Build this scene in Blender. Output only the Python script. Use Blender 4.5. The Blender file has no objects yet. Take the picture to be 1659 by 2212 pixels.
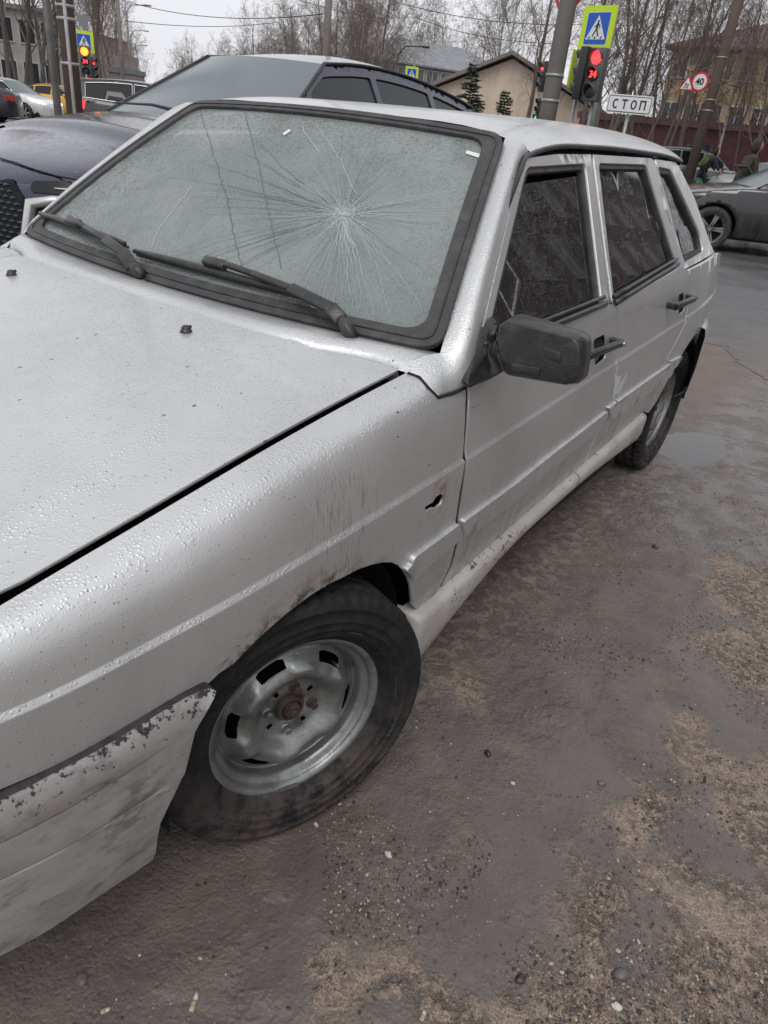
import bpy, bmesh, math, random
import numpy as np
from mathutils import Vector, Matrix
from mathutils.geometry import delaunay_2d_cdt
random.seed(7); np.random.seed(7)
R = math.radians
scn = bpy.context.scene
COL = scn.collection

# ------------------------------------------------------------------ camera
CAM = np.array([1.4174, -0.8001, 1.2757]); YAW, PITCH, ROLL, FPX = R(32.66), R(28.4585), R(6.4446), 1527.9
PW, PH = 1659.0, 2212.0            # pixel frame used for all picked points
def cam_axes():
    cy, sy = math.cos(YAW), math.sin(YAW)
    f0 = np.array([-sy, cy, 0]); r0 = np.array([cy, sy, 0]); u0 = np.array([0, 0, 1.])
    f = f0*math.cos(PITCH) - u0*math.sin(PITCH); u = u0*math.cos(PITCH) + f0*math.sin(PITCH)
    r = r0*math.cos(ROLL) + u*math.sin(ROLL); u2 = -r0*math.sin(ROLL) + u*math.cos(ROLL)
    return r, u2, f
CR, CU, CF = cam_axes()
cd = bpy.data.cameras.new('camera'); cam = bpy.data.objects.new('camera', cd); COL.objects.link(cam)
M = Matrix.Identity(4)
for i in range(3):
    M[i][0], M[i][1], M[i][2], M[i][3] = CR[i], CU[i], -CF[i], CAM[i]
cam.matrix_world = M
cd.sensor_fit = 'HORIZONTAL'; cd.sensor_width = 36.0; cd.lens = 36.0*FPX/PW
cd.clip_start = 0.02; cd.clip_end = 2000
scn.camera = cam

# ------------------------------------------------------------------ sky, sun, exposure
w = bpy.data.worlds.new('World'); scn.world = w; w.use_nodes = True
nt = w.node_tree; nt.nodes.clear()
SUN_EL, SUN_ROT = R(58), R(150)
sk = nt.nodes.new('ShaderNodeTexSky'); sk.sky_type = 'NISHITA'; sk.sun_disc = False
sk.sun_elevation = SUN_EL; sk.sun_rotation = SUN_ROT; sk.dust_density = 6; sk.air_density = 1.5
bw = nt.nodes.new('ShaderNodeHueSaturation'); bw.inputs['Saturation'].default_value = 0.12; bw.inputs['Value'].default_value = 0.10
mx = nt.nodes.new('ShaderNodeMixRGB'); mx.inputs[0].default_value = 0.80; mx.inputs[2].default_value = (0.755, 0.760, 0.800, 1)
bg = nt.nodes.new('ShaderNodeBackground'); out = nt.nodes.new('ShaderNodeOutputWorld')
nt.links.new(sk.outputs[0], bw.inputs['Color']); nt.links.new(bw.outputs[0], mx.inputs[1])
nt.links.new(mx.outputs[0], bg.inputs[0]); bg.inputs[1].default_value = 1.0
nt.links.new(bg.outputs[0], out.inputs[0])
sl = bpy.data.lights.new('sun', 'SUN'); sl.energy = 0.7; sl.angle = R(30); sl.color = (1, .97, .93)
so = bpy.data.objects.new('sun', sl); COL.objects.link(so)
sd = Vector((math.sin(SUN_ROT)*math.cos(SUN_EL), math.cos(SUN_ROT)*math.cos(SUN_EL), math.sin(SUN_EL)))
so.rotation_euler = sd.to_track_quat('Z', 'Y').to_euler(); so.location = sd*60
scn.view_settings.view_transform = 'Standard'; scn.view_settings.look = 'None'
scn.view_settings.exposure = 0.42; scn.view_settings.gamma = 1.0

# ------------------------------------------------------------------ pixel helpers
def ray(px):
    d = ((px[0]-PW/2)/FPX)*CR + ((PH/2-px[1])/FPX)*CU + CF
    return d/np.linalg.norm(d)
def on_ground(px, z=0.0):
    d = ray(px); return CAM + d*((z-CAM[2])/d[2])
def at(px, dist):                  # point on the pixel's ray at horizontal distance dist
    d = ray(px); return CAM + d*(dist/math.hypot(d[0], d[1]))
def proj(P):
    d = np.asarray(P)-CAM; z = d@CF
    return np.array([PW/2+FPX*(d@CR)/z, PH/2-FPX*(d@CU)/z])
def pick(px, surf, u, v):          # where the pixel's ray meets the surface
    px = np.asarray(px, float)
    for _ in range(25):
        p0 = proj(surf(u, v)); e = p0-px
        if abs(e).max() < .02: break
        h = 1e-4
        J = np.stack([(proj(surf(u+h, v))-p0)/h, (proj(surf(u, v+h))-p0)/h], 1)
        try: s = np.linalg.solve(J, -e)
        except Exception: break
        n = np.abs(s).max()
        if n > .2: s *= .2/n
        u += s[0]; v += s[1]
    return (float(u), float(v))
def CP(o, s, pts):                 # points read in an enlarged crop -> pixel frame
    return [((o[0]+s*a)*.864, (o[1]+s*b)*.864) for a, b in pts]
C7 = lambda pts: CP((1150, 350), .42194, pts)
C9 = lambda pts: CP((980, 1100), .27125, pts)
CM = lambda pts: CP((1150, 750), .21097, pts)
CR5 = lambda pts: CP((1480, 850), .19289, pts)
C2 = lambda pts: CP((400, 1350), .42194, pts)
CB = lambda pts: CP((0, 1500), .40678, pts)

# ------------------------------------------------------------------ materials
class NG:
    def __init__(s, name):
        s.m = bpy.data.materials.new(name); s.m.use_nodes = True; s.t = s.m.node_tree; s.t.nodes.clear()
        s.out = s.n('ShaderNodeOutputMaterial'); s.b = s.n('ShaderNodeBsdfPrincipled'); s.l(s.b.outputs[0], s.out.inputs[0])
        s.tc = s.n('ShaderNodeTexCoord'); s.P = s.tc.outputs['Object']
    def n(s, t): return s.t.nodes.new(t)
    def l(s, a, b): s.t.links.new(a, b)
    def setv(s, inp, v):
        if hasattr(v, 'is_output'): s.l(v, inp)
        elif isinstance(v, (tuple, list)) and len(v) == 3 and inp.type == 'RGBA': inp.default_value = (*v, 1)
        else: inp.default_value = v
    def set(s, **k):
        for a, v in k.items(): s.setv(s.b.inputs[a.replace('_', ' ')], v)
        return s
    def math(s, op, a, b=0.0, c=None, clamp=False):
        n = s.n('ShaderNodeMath'); n.operation = op; n.use_clamp = clamp
        s.setv(n.inputs[0], a); s.setv(n.inputs[1], b)
        if c is not None: s.setv(n.inputs[2], c)
        return n.outputs[0]
    def mix(s, f, a, b, t='MIX'):
        n = s.n('ShaderNodeMixRGB'); n.blend_type = t
        s.setv(n.inputs[0], f); s.setv(n.inputs[1], a); s.setv(n.inputs[2], b); return n.outputs[0]
    def noise(s, scale, detail=4, rough=.55, vec=None, dist=0):
        n = s.n('ShaderNodeTexNoise'); n.inputs['Scale'].default_value = scale; n.inputs['Detail'].default_value = min(detail, 5 if rough > .68 else 4)
        n.inputs['Roughness'].default_value = rough; n.inputs['Distortion'].default_value = dist
        s.l(vec or s.P, n.inputs['Vector']); return n.outputs[0]
    def vor(s, scale, vec=None, feat='F1', rnd=1.0, outp='Distance'):
        n = s.n('ShaderNodeTexVoronoi'); n.feature = feat; n.inputs['Scale'].default_value = scale; n.inputs['Randomness'].default_value = rnd
        s.l(vec or s.P, n.inputs['Vector']); return n.outputs[outp]
    def step(s, x, lo, hi):        # smoothstep
        n = s.n('ShaderNodeMapRange'); n.interpolation_type = 'SMOOTHSTEP'
        s.setv(n.inputs[0], x); n.inputs[1].default_value = lo; n.inputs[2].default_value = hi; return n.outputs[0]
    def scale(s, v, vec=None):
        n = s.n('ShaderNodeMapping'); n.inputs['Scale'].default_value = v; s.l(vec or s.P, n.inputs['Vector']); return n.outputs[0]
    def sep(s, vec=None):
        n = s.n('ShaderNodeSeparateXYZ'); s.l(vec or s.P, n.inputs[0]); return n.outputs
    def add(s, a, b):
        n = s.n('ShaderNodeVectorMath'); n.operation = 'ADD'; s.setv(n.inputs[0], a); s.setv(n.inputs[1], b); return n.outputs[0]
    def bump(s, h, dist=.001, strength=1.0, prev=None):
        n = s.n('ShaderNodeBump'); n.inputs['Strength'].default_value = strength; n.inputs['Distance'].default_value = dist
        s.l(h, n.inputs['Height'])
        if prev: s.l(prev, n.inputs['Normal'])
        return n.outputs[0]
    def box(s, ax, lo, hi, soft):  # smooth 1 inside [lo,hi]
        return s.math('MULTIPLY', s.step(ax, lo-soft, lo+soft), s.math('SUBTRACT', 1.0, s.step(ax, hi-soft, hi+soft)))
def simple(name, col, rough=.6, metal=0., nz=0., nscale=8., bump=0., bscale=60., spec=.5, coat=0., emis=None, es=1., col2=None):
    g = NG(name); c = col
    if nz or col2:
        f = g.step(g.noise(nscale, 5), .35, .65)
        c2 = col2 or tuple(max(0, x*(1-nz)) for x in col)
        c = g.mix(f, col, c2)
    g.set(Base_Color=c, Roughness=rough, Metallic=metal)
    g.b.inputs['Specular IOR Level'].default_value = spec
    if coat: g.b.inputs['Coat Weight'].default_value = coat; g.b.inputs['Coat Roughness'].default_value = .06
    if bump: g.set(Normal=g.bump(g.noise(bscale, 4), bump))
    if emis: g.set(Emission_Color=emis); g.b.inputs['Emission Strength'].default_value = es
    return g.m

# ------------------------------------------------------------------ object helpers
def tag(o, label=None, cat=None, group=None, kind=None):
    for k, v in (('label', label), ('category', cat), ('group', group), ('kind', kind)):
        if v: o[k] = v
    return o
def empty(name, loc=(0, 0, 0), rz=0., label=None, cat=None, group=None):
    o = bpy.data.objects.new(name, None); COL.objects.link(o); o.location = loc; o.rotation_euler = (0, 0, rz); o.empty_display_size = .2
    bpy.context.view_layer.update()
    return tag(o, label, cat, group)
def link(name, me, mat, parent=None, keep=True):
    o = bpy.data.objects.new(name, me); COL.objects.link(o)
    if mat is not None and not me.materials:
        for m_ in (mat if isinstance(mat, (list, tuple)) else [mat]): me.materials.append(m_)
    if parent is not None:
        o.parent = parent
        if keep: o.matrix_parent_inverse = parent.matrix_world.inverted()
    return o
def mesh(name, V, F, smooth=True, mi=None):
    me = bpy.data.meshes.new(name); me.from_pydata([tuple(map(float, v)) for v in V], [], F)
    if smooth: me.polygons.foreach_set('use_smooth', [True]*len(me.polygons))
    if mi: me.polygons.foreach_set('material_index', mi)
    me.update(); return me
def obj(name, V, F, mat, parent=None, smooth=True, keep=True):
    return link(name, mesh(name, V, F, smooth), mat, parent, keep)
class MB:                          # collects simple shapes into one mesh
    def __init__(s): s.V = []; s.F = []; s.mi = []
    def add(s, V, F, k=0):
        o = len(s.V); s.V += [tuple(v) for v in V]; s.F += [tuple(i+o for i in f) for f in F]; s.mi += [k]*len(F); return s
    def box(s, lo, hi, k=0):
        x0, y0, z0 = lo; x1, y1, z1 = hi
        return s.add([(x0,y0,z0),(x1,y0,z0),(x1,y1,z0),(x0,y1,z0),(x0,y0,z1),(x1,y0,z1),(x1,y1,z1),(x0,y1,z1)],
                     [(3,2,1,0),(4,5,6,7),(0,1,5,4),(1,2,6,5),(2,3,7,6),(3,0,4,7)], k)
    def obox(s, c, ax, half, k=0):  # oriented box: centre, three axes, half sizes
        c = np.asarray(c, float); a = [np.asarray(x, float)*h for x, h in zip(ax, half)]
        V = [c+sx*a[0]+sy*a[1]+sz*a[2] for sz in (-1, 1) for sx, sy in ((-1,-1),(1,-1),(1,1),(-1,1))]
        return s.add(V, [(3,2,1,0),(4,5,6,7),(0,1,5,4),(1,2,6,5),(2,3,7,6),(3,0,4,7)], k)
    def tube(s, P, rad, n=8, k=0, cap=True):
        P = [Vector(p) for p in P]; rad = rad if isinstance(rad, (list, tuple)) else [rad]*len(P)
        V = []; F = []; up = Vector((0, 0, 1)); prev = None
        for i, p in enumerate(P):
            d = (P[min(i+1, len(P)-1)]-P[max(i-1, 0)]).normalized()
            if prev is None:
                a = d.cross(up if abs(d.z) < .95 else Vector((1, 0, 0))).normalized()
            else: a = (prev-d*prev.dot(d)).normalized()
            prev = a; b = d.cross(a)
            for j in range(n):
                t = 2*math.pi*j/n; V.append(p+(a*math.cos(t)+b*math.sin(t))*rad[i])
        for i in range(len(P)-1):
            for j in range(n):
                F.append((i*n+j, i*n+(j+1) % n, (i+1)*n+(j+1) % n, (i+1)*n+j))
        if cap: F += [tuple(range(n))[::-1], tuple((len(P)-1)*n+j for j in range(n))]
        return s.add(V, F, k)
    def lathe(s, prof, n=32, c=(0, 0, 0), axis='x', k=0, close=False):   # prof: (r, a) pairs; a along axis
        V = []; F = []
        for r, a in prof:
            for j in range(n):
                t = 2*math.pi*j/n; ca, sa = r*math.cos(t), r*math.sin(t)
                V.append({'x': (c[0]+a, c[1]+ca, c[2]+sa), 'y': (c[0]+sa, c[1]+a, c[2]+ca), 'z': (c[0]+ca, c[1]+sa, c[2]+a)}[axis])
        m = len(prof)
        for i in range(m if close else m-1):
            for j in range(n):
                i2 = (i+1) % m
                F.append((i*n+j, i*n+(j+1) % n, i2*n+(j+1) % n, i2*n+j))
        return s.add(V, F, k)
    def prism(s, poly, place, d0, d1, k=0):   # 2-D polygon -> place(u, v, depth)
        n = len(poly); V = [place(u, v, d0) for u, v in poly]+[place(u, v, d1) for u, v in poly]
        F = [tuple(range(n))[::-1], tuple(range(n, 2*n))]+[(i, (i+1) % n, n+(i+1) % n, n+i) for i in range(n)]
        return s.add(V, F, k)
    def build(s, name, mat, parent=None, smooth=False, keep=True):
        me = mesh(name, s.V, s.F, smooth, s.mi if isinstance(mat, (list, tuple)) else None)
        bm = bmesh.new(); bm.from_mesh(me); bmesh.ops.recalc_face_normals(bm, faces=bm.faces); bm.to_mesh(me); bm.free()
        return link(name, me, mat, parent, keep)
def sharp(o, ang=28):
    o.data.set_sharp_from_angle(angle=R(ang)); return o
def bevel(o, wd=.005, seg=2, ang=35):
    b = o.modifiers.new('bevel', 'BEVEL'); b.width = wd; b.segments = seg; b.limit_method = 'ANGLE'; b.angle_limit = R(ang)
    o.data.polygons.foreach_set('use_smooth', [True]*len(o.data.polygons)); 
    b.harden_normals = False
    return o
def inside(poly, pts):
    x, y = pts[:, 0], pts[:, 1]; r = np.zeros(len(pts), bool); n = len(poly)
    for i in range(n):
        x1, y1 = poly[i]; x2, y2 = poly[(i+1) % n]
        if y1 == y2: continue
        c = ((y1 > y) != (y2 > y)) & (x < (x2-x1)*(y-y1)/(y2-y1)+x1); r ^= c
    return r
def resample(poly, step, closed=True):
    o = []; n = len(poly)
    for i in range(n if closed else n-1):
        a = np.array(poly[i]); b = np.array(poly[(i+1) % n]); k = max(1, int(round(np.linalg.norm(b-a)/step)))
        for j in range(k): o.append(tuple(a+(b-a)*j/k))
    if not closed: o.append(tuple(poly[-1]))
    return o
def seg_dist(pts, poly, closed=True):
    d = np.full(len(pts), 1e9); n = len(poly)
    for i in range(n if closed else n-1):
        a = np.array(poly[i]); b = np.array(poly[(i+1) % n]); ab = b-a; L = (ab@ab) or 1e-12
        t = np.clip(((pts-a)@ab)/L, 0, 1); d = np.minimum(d, np.linalg.norm(pts-a-t[:, None]*ab, axis=1))
    return d
def chaikin(poly, k=2, closed=True):
    for _ in range(k):
        o = []; n = len(poly)
        if not closed: o.append(poly[0])
        for i in range(n if closed else n-1):
            a = np.array(poly[i]); b = np.array(poly[(i+1) % n]); o += [tuple(.75*a+.25*b), tuple(.25*a+.75*b)]
        if not closed: o.append(poly[-1])
        poly = o
    return poly
def rnd_corners(poly, r=.02, n=4):  # round each corner of a closed polygon
    o = []; m = len(poly)
    for i in range(m):
        p = np.array(poly[i]); a = np.array(poly[i-1])-p; b = np.array(poly[(i+1) % m])-p
        la, lb = np.linalg.norm(a), np.linalg.norm(b); q = min(r, la*.45, lb*.45)
        A = p+a/la*q; B = p+b/lb*q
        for j in range(n+1):
            t = j/n; o.append(tuple((1-t)**2*A+2*t*(1-t)*p+t*t*B))
    return o
def offset(poly, d):               # d>0 shrinks a counter-clockwise polygon
    P = [np.array(p) for p in poly]; n = len(P); o = []
    area = sum(P[i][0]*P[(i+1) % n][1]-P[(i+1) % n][0]*P[i][1] for i in range(n)); sg = 1 if area > 0 else -1
    for i in range(n):
        a = P[i]-P[i-1]; b = P[(i+1) % n]-P[i]
        a = a/(np.linalg.norm(a) or 1); b = b/(np.linalg.norm(b) or 1)
        na = np.array([-a[1], a[0]])*sg; nb = np.array([-b[1], b[0]])*sg; m = na+nb; L = m@m
        m = m/(L/2) if L > .3 else na
        o.append(tuple(P[i]+m*d))
    return o
def panel_mesh(name, outer, surf, outw, holes=(), step=.03, estep=None, lines=(), flange=.012, inset=0.):
    estep = estep or step*.6
    O = resample(outer, estep); H = [resample(h, estep) for h in holes]; Ls = [resample(l, estep, False) for l in lines]
    V = []; E = []
    for ring in [O]+H:
        o = len(V); V += ring; E += [(o+i, o+(i+1) % len(ring)) for i in range(len(ring))]
    for l in Ls:
        o = len(V); V += l; E += [(o+i, o+i+1) for i in range(len(l)-1)]
    A = np.array(O); lo, hi = A.min(0), A.max(0)
    gx = np.arange(lo[0]+step*.5, hi[0], step); gy = np.arange(lo[1]+step*.5, hi[1], step)
    if len(gx) and len(gy):
        G = np.stack(np.meshgrid(gx, gy), -1).reshape(-1, 2)
        k = inside(O, G) & (seg_dist(G, O) > step*.45)
        for h in H: k &= ~inside(h, G) & (seg_dist(G, h) > step*.45)
        for l in Ls: k &= seg_dist(G, l, False) > step*.35
        V += [tuple(q) for q in G[k]]
    vv, ee, ff, *_ = delaunay_2d_cdt([Vector(q) for q in V], E, [], 0, 1e-6)
    P2 = np.array([(q.x, q.y) for q in vv]); T = np.array([f for f in ff if len(f) == 3])
    ctr = P2[T].mean(1); k = inside(O, ctr)
    for h in H: k &= ~inside(h, ctr)
    T = T[k]
    outw = np.array(outw, float); h = 5e-4
    X = np.zeros((len(P2), 3)); N = np.zeros((len(P2), 3))
    for i, (u, v) in enumerate(P2):
        p = np.asarray(surf(u, v)); a = np.asarray(surf(u+h, v))-np.asarray(surf(u-h, v)); b = np.asarray(surf(u, v+h))-np.asarray(surf(u, v-h))
        n = np.cross(a, b); L = np.linalg.norm(n); n = n/L if L > 1e-12 else outw
        if n@outw < 0: n = -n
        X[i] = p-n*inset; N[i] = n
    F = []
    for t in T:
        n = np.cross(X[t[1]]-X[t[0]], X[t[2]]-X[t[0]])
        F.append(tuple(t) if n@N[t[0]] > 0 else (t[0], t[2], t[1]))
    V3 = [tuple(x) for x in X]
    if flange:
        cnt = {}
        for f in F:
            for a, b in ((f[0], f[1]), (f[1], f[2]), (f[2], f[0])): cnt[(a, b)] = 1
        be = [(a, b) for (a, b) in cnt if (b, a) not in cnt]
        ids = {}; out2 = {}
        for a, b in be:
            e = X[b]-X[a]; L = np.linalg.norm(e) or 1
            for q in (a, b): out2.setdefault(q, []).append(np.cross(e/L, N[q]))
        def ring(dn, dt):
            m = {}
            for q, L in out2.items():
                t = sum(L); l = np.linalg.norm(t); t = t/l if l else t
                m[q] = len(V3); V3.append(tuple(X[q]-N[q]*dn+t*dt))
            return m
        r0 = ring(0., 0.); r1 = ring(min(.0022, flange*.3), min(.0014, flange*.2)); r2 = ring(flange, min(.0014, flange*.2))
        for a, b in be:
            F.append((r0[b], r0[a], r1[a], r1[b])); F.append((r1[b], r1[a], r2[a], r2[b]))
    return mesh(name, V3, F)
def panel(name, outer, surf, outw, mat, parent=None, mirror=None, **k):
    me = panel_mesh(name, outer, surf, outw, **k)
    o = link(name, me, mat, parent)
    if mirror is not None:
        m2 = me.copy(); m2.transform(Matrix.Scale(-1, 4, (1, 0, 0))); m2.flip_normals()
        o2 = link(name, m2, mat, mirror if mirror is not True else parent)
        return o, o2
    return o
def strip(name, rows, mat, parent=None, smooth=True, closed=False, keep=True):   # grid of points: rows x cols
    n = len(rows[0]); V = [p for r in rows for p in r]; F = []
    for i in range(len(rows)-1):
        for j in range(n if closed else n-1):
            F.append((i*n+j, i*n+(j+1) % n, (i+1)*n+(j+1) % n, (i+1)*n+j))
    return obj(name, V, F, mat, parent, smooth, keep)
def interp(x, pts):
    return float(np.interp(x, [p[0] for p in pts], [p[1] for p in pts]))
def smooth1(pts):                  # monotone-ish smooth interpolator through points
    xs = np.array([p[0] for p in pts], float); ys = np.array([p[1] for p in pts], float)
    m = np.gradient(ys, xs)
    def f(x):
        x = min(max(x, xs[0]), xs[-1]); i = min(max(int(np.searchsorted(xs, x))-1, 0), len(xs)-2)
        h = xs[i+1]-xs[i]; t = (x-xs[i])/h
        return float((2*t**3-3*t*t+1)*ys[i]+(t**3-2*t*t+t)*h*m[i]+(-2*t**3+3*t*t)*ys[i+1]+(t**3-t*t)*h*m[i+1])
    return f
def copy_tree(o, parent=None):
    c = o.copy(); COL.objects.link(c); c.parent = parent
    for ch in o.children: copy_tree(ch, c)
    return c
# ================================================================== materials of the silver car
def drop_bump(g, big=1.0, dist=.00050, dens=.5, prev=None, sc=165, orient=False):
    nz = g.noise(26, 2); off = g.n('ShaderNodeVectorMath'); off.operation = 'SCALE'
    wv = g.n('ShaderNodeTexNoise'); wv.inputs['Scale'].default_value = 55; wv.inputs['Detail'].default_value = 2; g.l(g.P, wv.inputs['Vector'])
    g.l(wv.outputs['Color'], off.inputs[0]); off.inputs['Scale'].default_value = .0075
    v = g.add(g.P, off.outputs[0])
    d1 = g.step(g.vor(sc, v), .47, .24)
    d2 = g.step(g.vor(sc*1.5, g.P), .36, .14)
    ge = g.n('ShaderNodeNewGeometry'); nz_ = g.sep(ge.outputs['True Normal'])[2]
    flat = g.step(nz_, .42, .90)                      # standing water only where the surface lies flat
    keep = g.math('MULTIPLY', g.step(nz, dens-.08, dens+.08), flat) if orient else g.step(nz, dens-.08, dens+.08)
    few = g.step(g.vor(sc*1.5, g.P, outp='Color'), .55, .62)
    h = g.math('MAXIMUM', g.math('MULTIPLY', d1, keep), g.math('MULTIPLY', g.math('MULTIPLY', d2, few), .55))
    return g.bump(h, dist*big, 1.0, prev), h
def silver_paint(name, full=True):
    g = NG(name); X, Y, Z = g.sep()
    base = g.mix(g.step(g.noise(3.2, 6), .3, .7), (.60, .612, .612), (.52, .530, .528))
    dirt_shade_c = g.mix(g.step(g.noise(14, 5), .35, .65), (.185, .168, .150), (.11, .098, .086))
    # road film: streaky; heavier low down, also painting in the dark ground's reflection
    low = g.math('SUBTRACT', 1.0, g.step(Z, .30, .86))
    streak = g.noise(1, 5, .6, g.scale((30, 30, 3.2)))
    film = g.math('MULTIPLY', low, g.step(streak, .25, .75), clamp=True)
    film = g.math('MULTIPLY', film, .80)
    # splashed specks
    sp = g.step(g.vor(75, g.add(g.P, (3.1, 1.7, .4))), .13, .07)
    sp = g.math('MULTIPLY', sp, g.step(g.noise(5, 3), .40, .54))
    sp2 = g.math('MULTIPLY', g.step(g.vor(30, g.scale((1, .55, 1.2))), .10, .05), g.step(g.noise(3, 2), .40, .55))
    # brown run marks above the front wheel
    area = g.math('MULTIPLY', g.box(Y, -.05, .12, .05), g.box(Z, .57, .79, .05))
    runs = g.step(g.noise(1, 3, .6, g.scale((90, 300, 16))), .51, .66)
    runs = g.math('MULTIPLY', g.math('MULTIPLY', area, runs), .72)
    # rust along the arch lip and round the missing side lamp
    cy = g.math('SUBTRACT', Y, -.03); cz = g.math('SUBTRACT', Z, .27)
    rad = g.math('SQRT', g.math('ADD', g.math('MULTIPLY', cy, cy), g.math('MULTIPLY', cz, cz)))
    lip = g.math('MULTIPLY', g.math('SUBTRACT', 1.0, g.step(rad, .318, .362)), g.step(g.noise(28, 5, .7), .42, .58))
    lip = g.math('MULTIPLY', lip, g.step(Z, .36, .45))
    hy = g.math('SUBTRACT', Y, .338); hz = g.math('MULTIPLY', g.math('SUBTRACT', Z, .628), .62)
    hr = g.math('SQRT', g.math('ADD', g.math('MULTIPLY', hy, hy), g.math('MULTIPLY', hz, hz)))
    hole = g.math('MULTIPLY', g.math('SUBTRACT', 1.0, g.step(hr, .014, .040)), g.step(g.noise(45, 4), .38, .6))
    side = g.step(X, .60, .68)
    rust = g.math('MULTIPLY', g.math('MAXIMUM', lip, hole), side)
    col = g.mix(film, base, dirt_shade_c)
    dk = g.math('MAXIMUM', g.math('MAXIMUM', g.math('MULTIPLY', sp, .75), g.math('MULTIPLY', sp2, .85)), g.math('MULTIPLY', runs, side))
    col = g.mix(dk, col, (.035, .029, .026))
    col = g.mix(rust, col, g.mix(g.step(g.noise(60, 4), .35, .65), (.15, .07, .032), (.06, .036, .027)))
    dirty = g.math('MAXIMUM', g.math('MAXIMUM', film, dk), rust)
    g.set(Base_Color=col, Metallic=g.math('MULTIPLY', g.math('SUBTRACT', 1.0, dirty), .72),
          Roughness=g.math('ADD', g.math('MULTIPLY', dirty, .26), .42))
    g.b.inputs['Coat Weight'].default_value = .55; g.b.inputs['Coat Roughness'].default_value = .10
    b0 = g.bump(g.noise(5, 2), .0016)
    nb, h = drop_bump(g, prev=b0, dens=.42, orient=True)
    g.set(Normal=nb); g.l(nb, g.b.inputs['Coat Normal'])
    return g.m
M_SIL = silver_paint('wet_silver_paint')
def bumper_paint():
    g = NG('scraped_silver_bumper'); X, Y, Z = g.sep()
    base = g.mix(g.step(g.noise(5, 6), .3, .7), (.52, .53, .525), (.42, .415, .41))
    n1 = g.noise(62, 9, .74); n2 = g.noise(7, 3)
    top = g.step(Z, .49, .56)
    wear = g.math('ADD', g.math('MULTIPLY', top, .17), g.math('MULTIPLY', n2, .25))
    m = g.step(g.math('ADD', n1, wear), .745, .785)
    m = g.math('MULTIPLY', m, g.step(Z, .44, .50))
    film = g.math('MULTIPLY', g.step(g.noise(1, 7, .65, g.scale((7, 7, 15))), .30, .64), .72)
    film = g.math('MULTIPLY', film, g.math('SUBTRACT', 1.0, g.math('MULTIPLY', top, .8)))
    smr = g.math('MULTIPLY', g.step(g.noise(1, 7, .7, g.scale((16, 11, 24))), .50, .66), .55); col = g.mix(film, base, (.15, .13, .115)); col = g.mix(g.math('MULTIPLY', smr, g.math('SUBTRACT', 1.0, top)), col, (.07, .06, .053)); col = g.mix(m, col, (.040, .028, .032))
    sp = g.math('MULTIPLY', g.step(g.vor(60), .13, .07), g.step(g.noise(5, 3), .45, .6))
    col = g.mix(g.math('MULTIPLY', sp, .8), col, (.04, .033, .03))
    d = g.math('MAXIMUM', film, m)
    g.set(Base_Color=col, Metallic=g.math('MULTIPLY', g.math('SUBTRACT', 1.0, d), .6), Roughness=g.math('ADD', g.math('MULTIPLY', d, .25), .38))
    b = g.bump(g.math('SUBTRACT', 1.0, m), .0012); g.set(Normal=g.bump(g.noise(90, 3), .0006, 1, b))
    return g.m
M_BUMP = bumper_paint()
def sill_paint():
    g = NG('muddy_silver_sill')
    base = g.mix(g.step(g.noise(6, 6), .3, .7), (.46, .45, .43), (.36, .335, .31))
    m = g.step(g.noise(48, 8, .75), .565, .61); m = g.math('MULTIPLY', m, g.step(g.noise(5, 3), .46, .60))
    col = g.mix(m, base, (.07, .055, .05))
    g.set(Base_Color=col, Metallic=.15, Roughness=.55, Normal=g.bump(g.noise(80, 4), .001))
    return g.m
M_SILL = sill_paint()
def wet_black(name, c=(.018, .018, .019), rough=.42, nb=.0002, dust=(.09, .085, .08), amt=.35):
    g = NG(name)
    col = g.mix(g.math('MULTIPLY', g.step(g.noise(22, 6, .65), .42, .68), amt), c, dust)
    n, h = drop_bump(g, prev=g.bump(g.noise(140, 3), nb), dist=.00035)
    g.set(Base_Color=col, Roughness=rough, Normal=n); return g.m
M_RUB = wet_black('weathered_black_rubber', (.032, .032, .033), .55, amt=.5)
M_BLK = wet_black('wet_black_plastic', rough=.34, amt=.25)
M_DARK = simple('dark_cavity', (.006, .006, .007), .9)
M_INT = simple('dark_grey_interior', (.03, .03, .032), .8, nz=.4)
M_SEAT = simple('grey_seat_fabric', (.05, .05, .055), .9, nz=.4, nscale=20)
def rust_metal(name, c1, c2, rough=.75, metal=.2):
    g = NG(name); g.set(Base_Color=g.mix(g.step(g.noise(70, 6, .7), .35, .65), c1, c2), Roughness=rough, Metallic=metal, Normal=g.bump(g.noise(160, 5), .001)); return g.m
M_RUST = rust_metal('rusty_steel', (.070, .042, .034), (.038, .028, .026))
def rim_paint():
    g = NG('grey_green_steel_rim')
    col = g.mix(g.step(g.noise(14, 6), .35, .68), (.26, .272, .268), (.165, .17, .166))
    sp = g.step(g.vor(160), .16, .08)
    film = g.math('MULTIPLY', g.step(g.noise(26, 7, .7), .5, .68), .55)
    col = g.mix(film, col, (.10, .085, .075)); col = g.mix(g.math('MULTIPLY', sp, .7), col, (.04, .035, .032))
    g.set(Base_Color=col, Metallic=.65, Roughness=.33, Normal=g.bump(g.noise(120, 4), .0006))
    return g.m
M_RIM = rim_paint()
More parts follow.
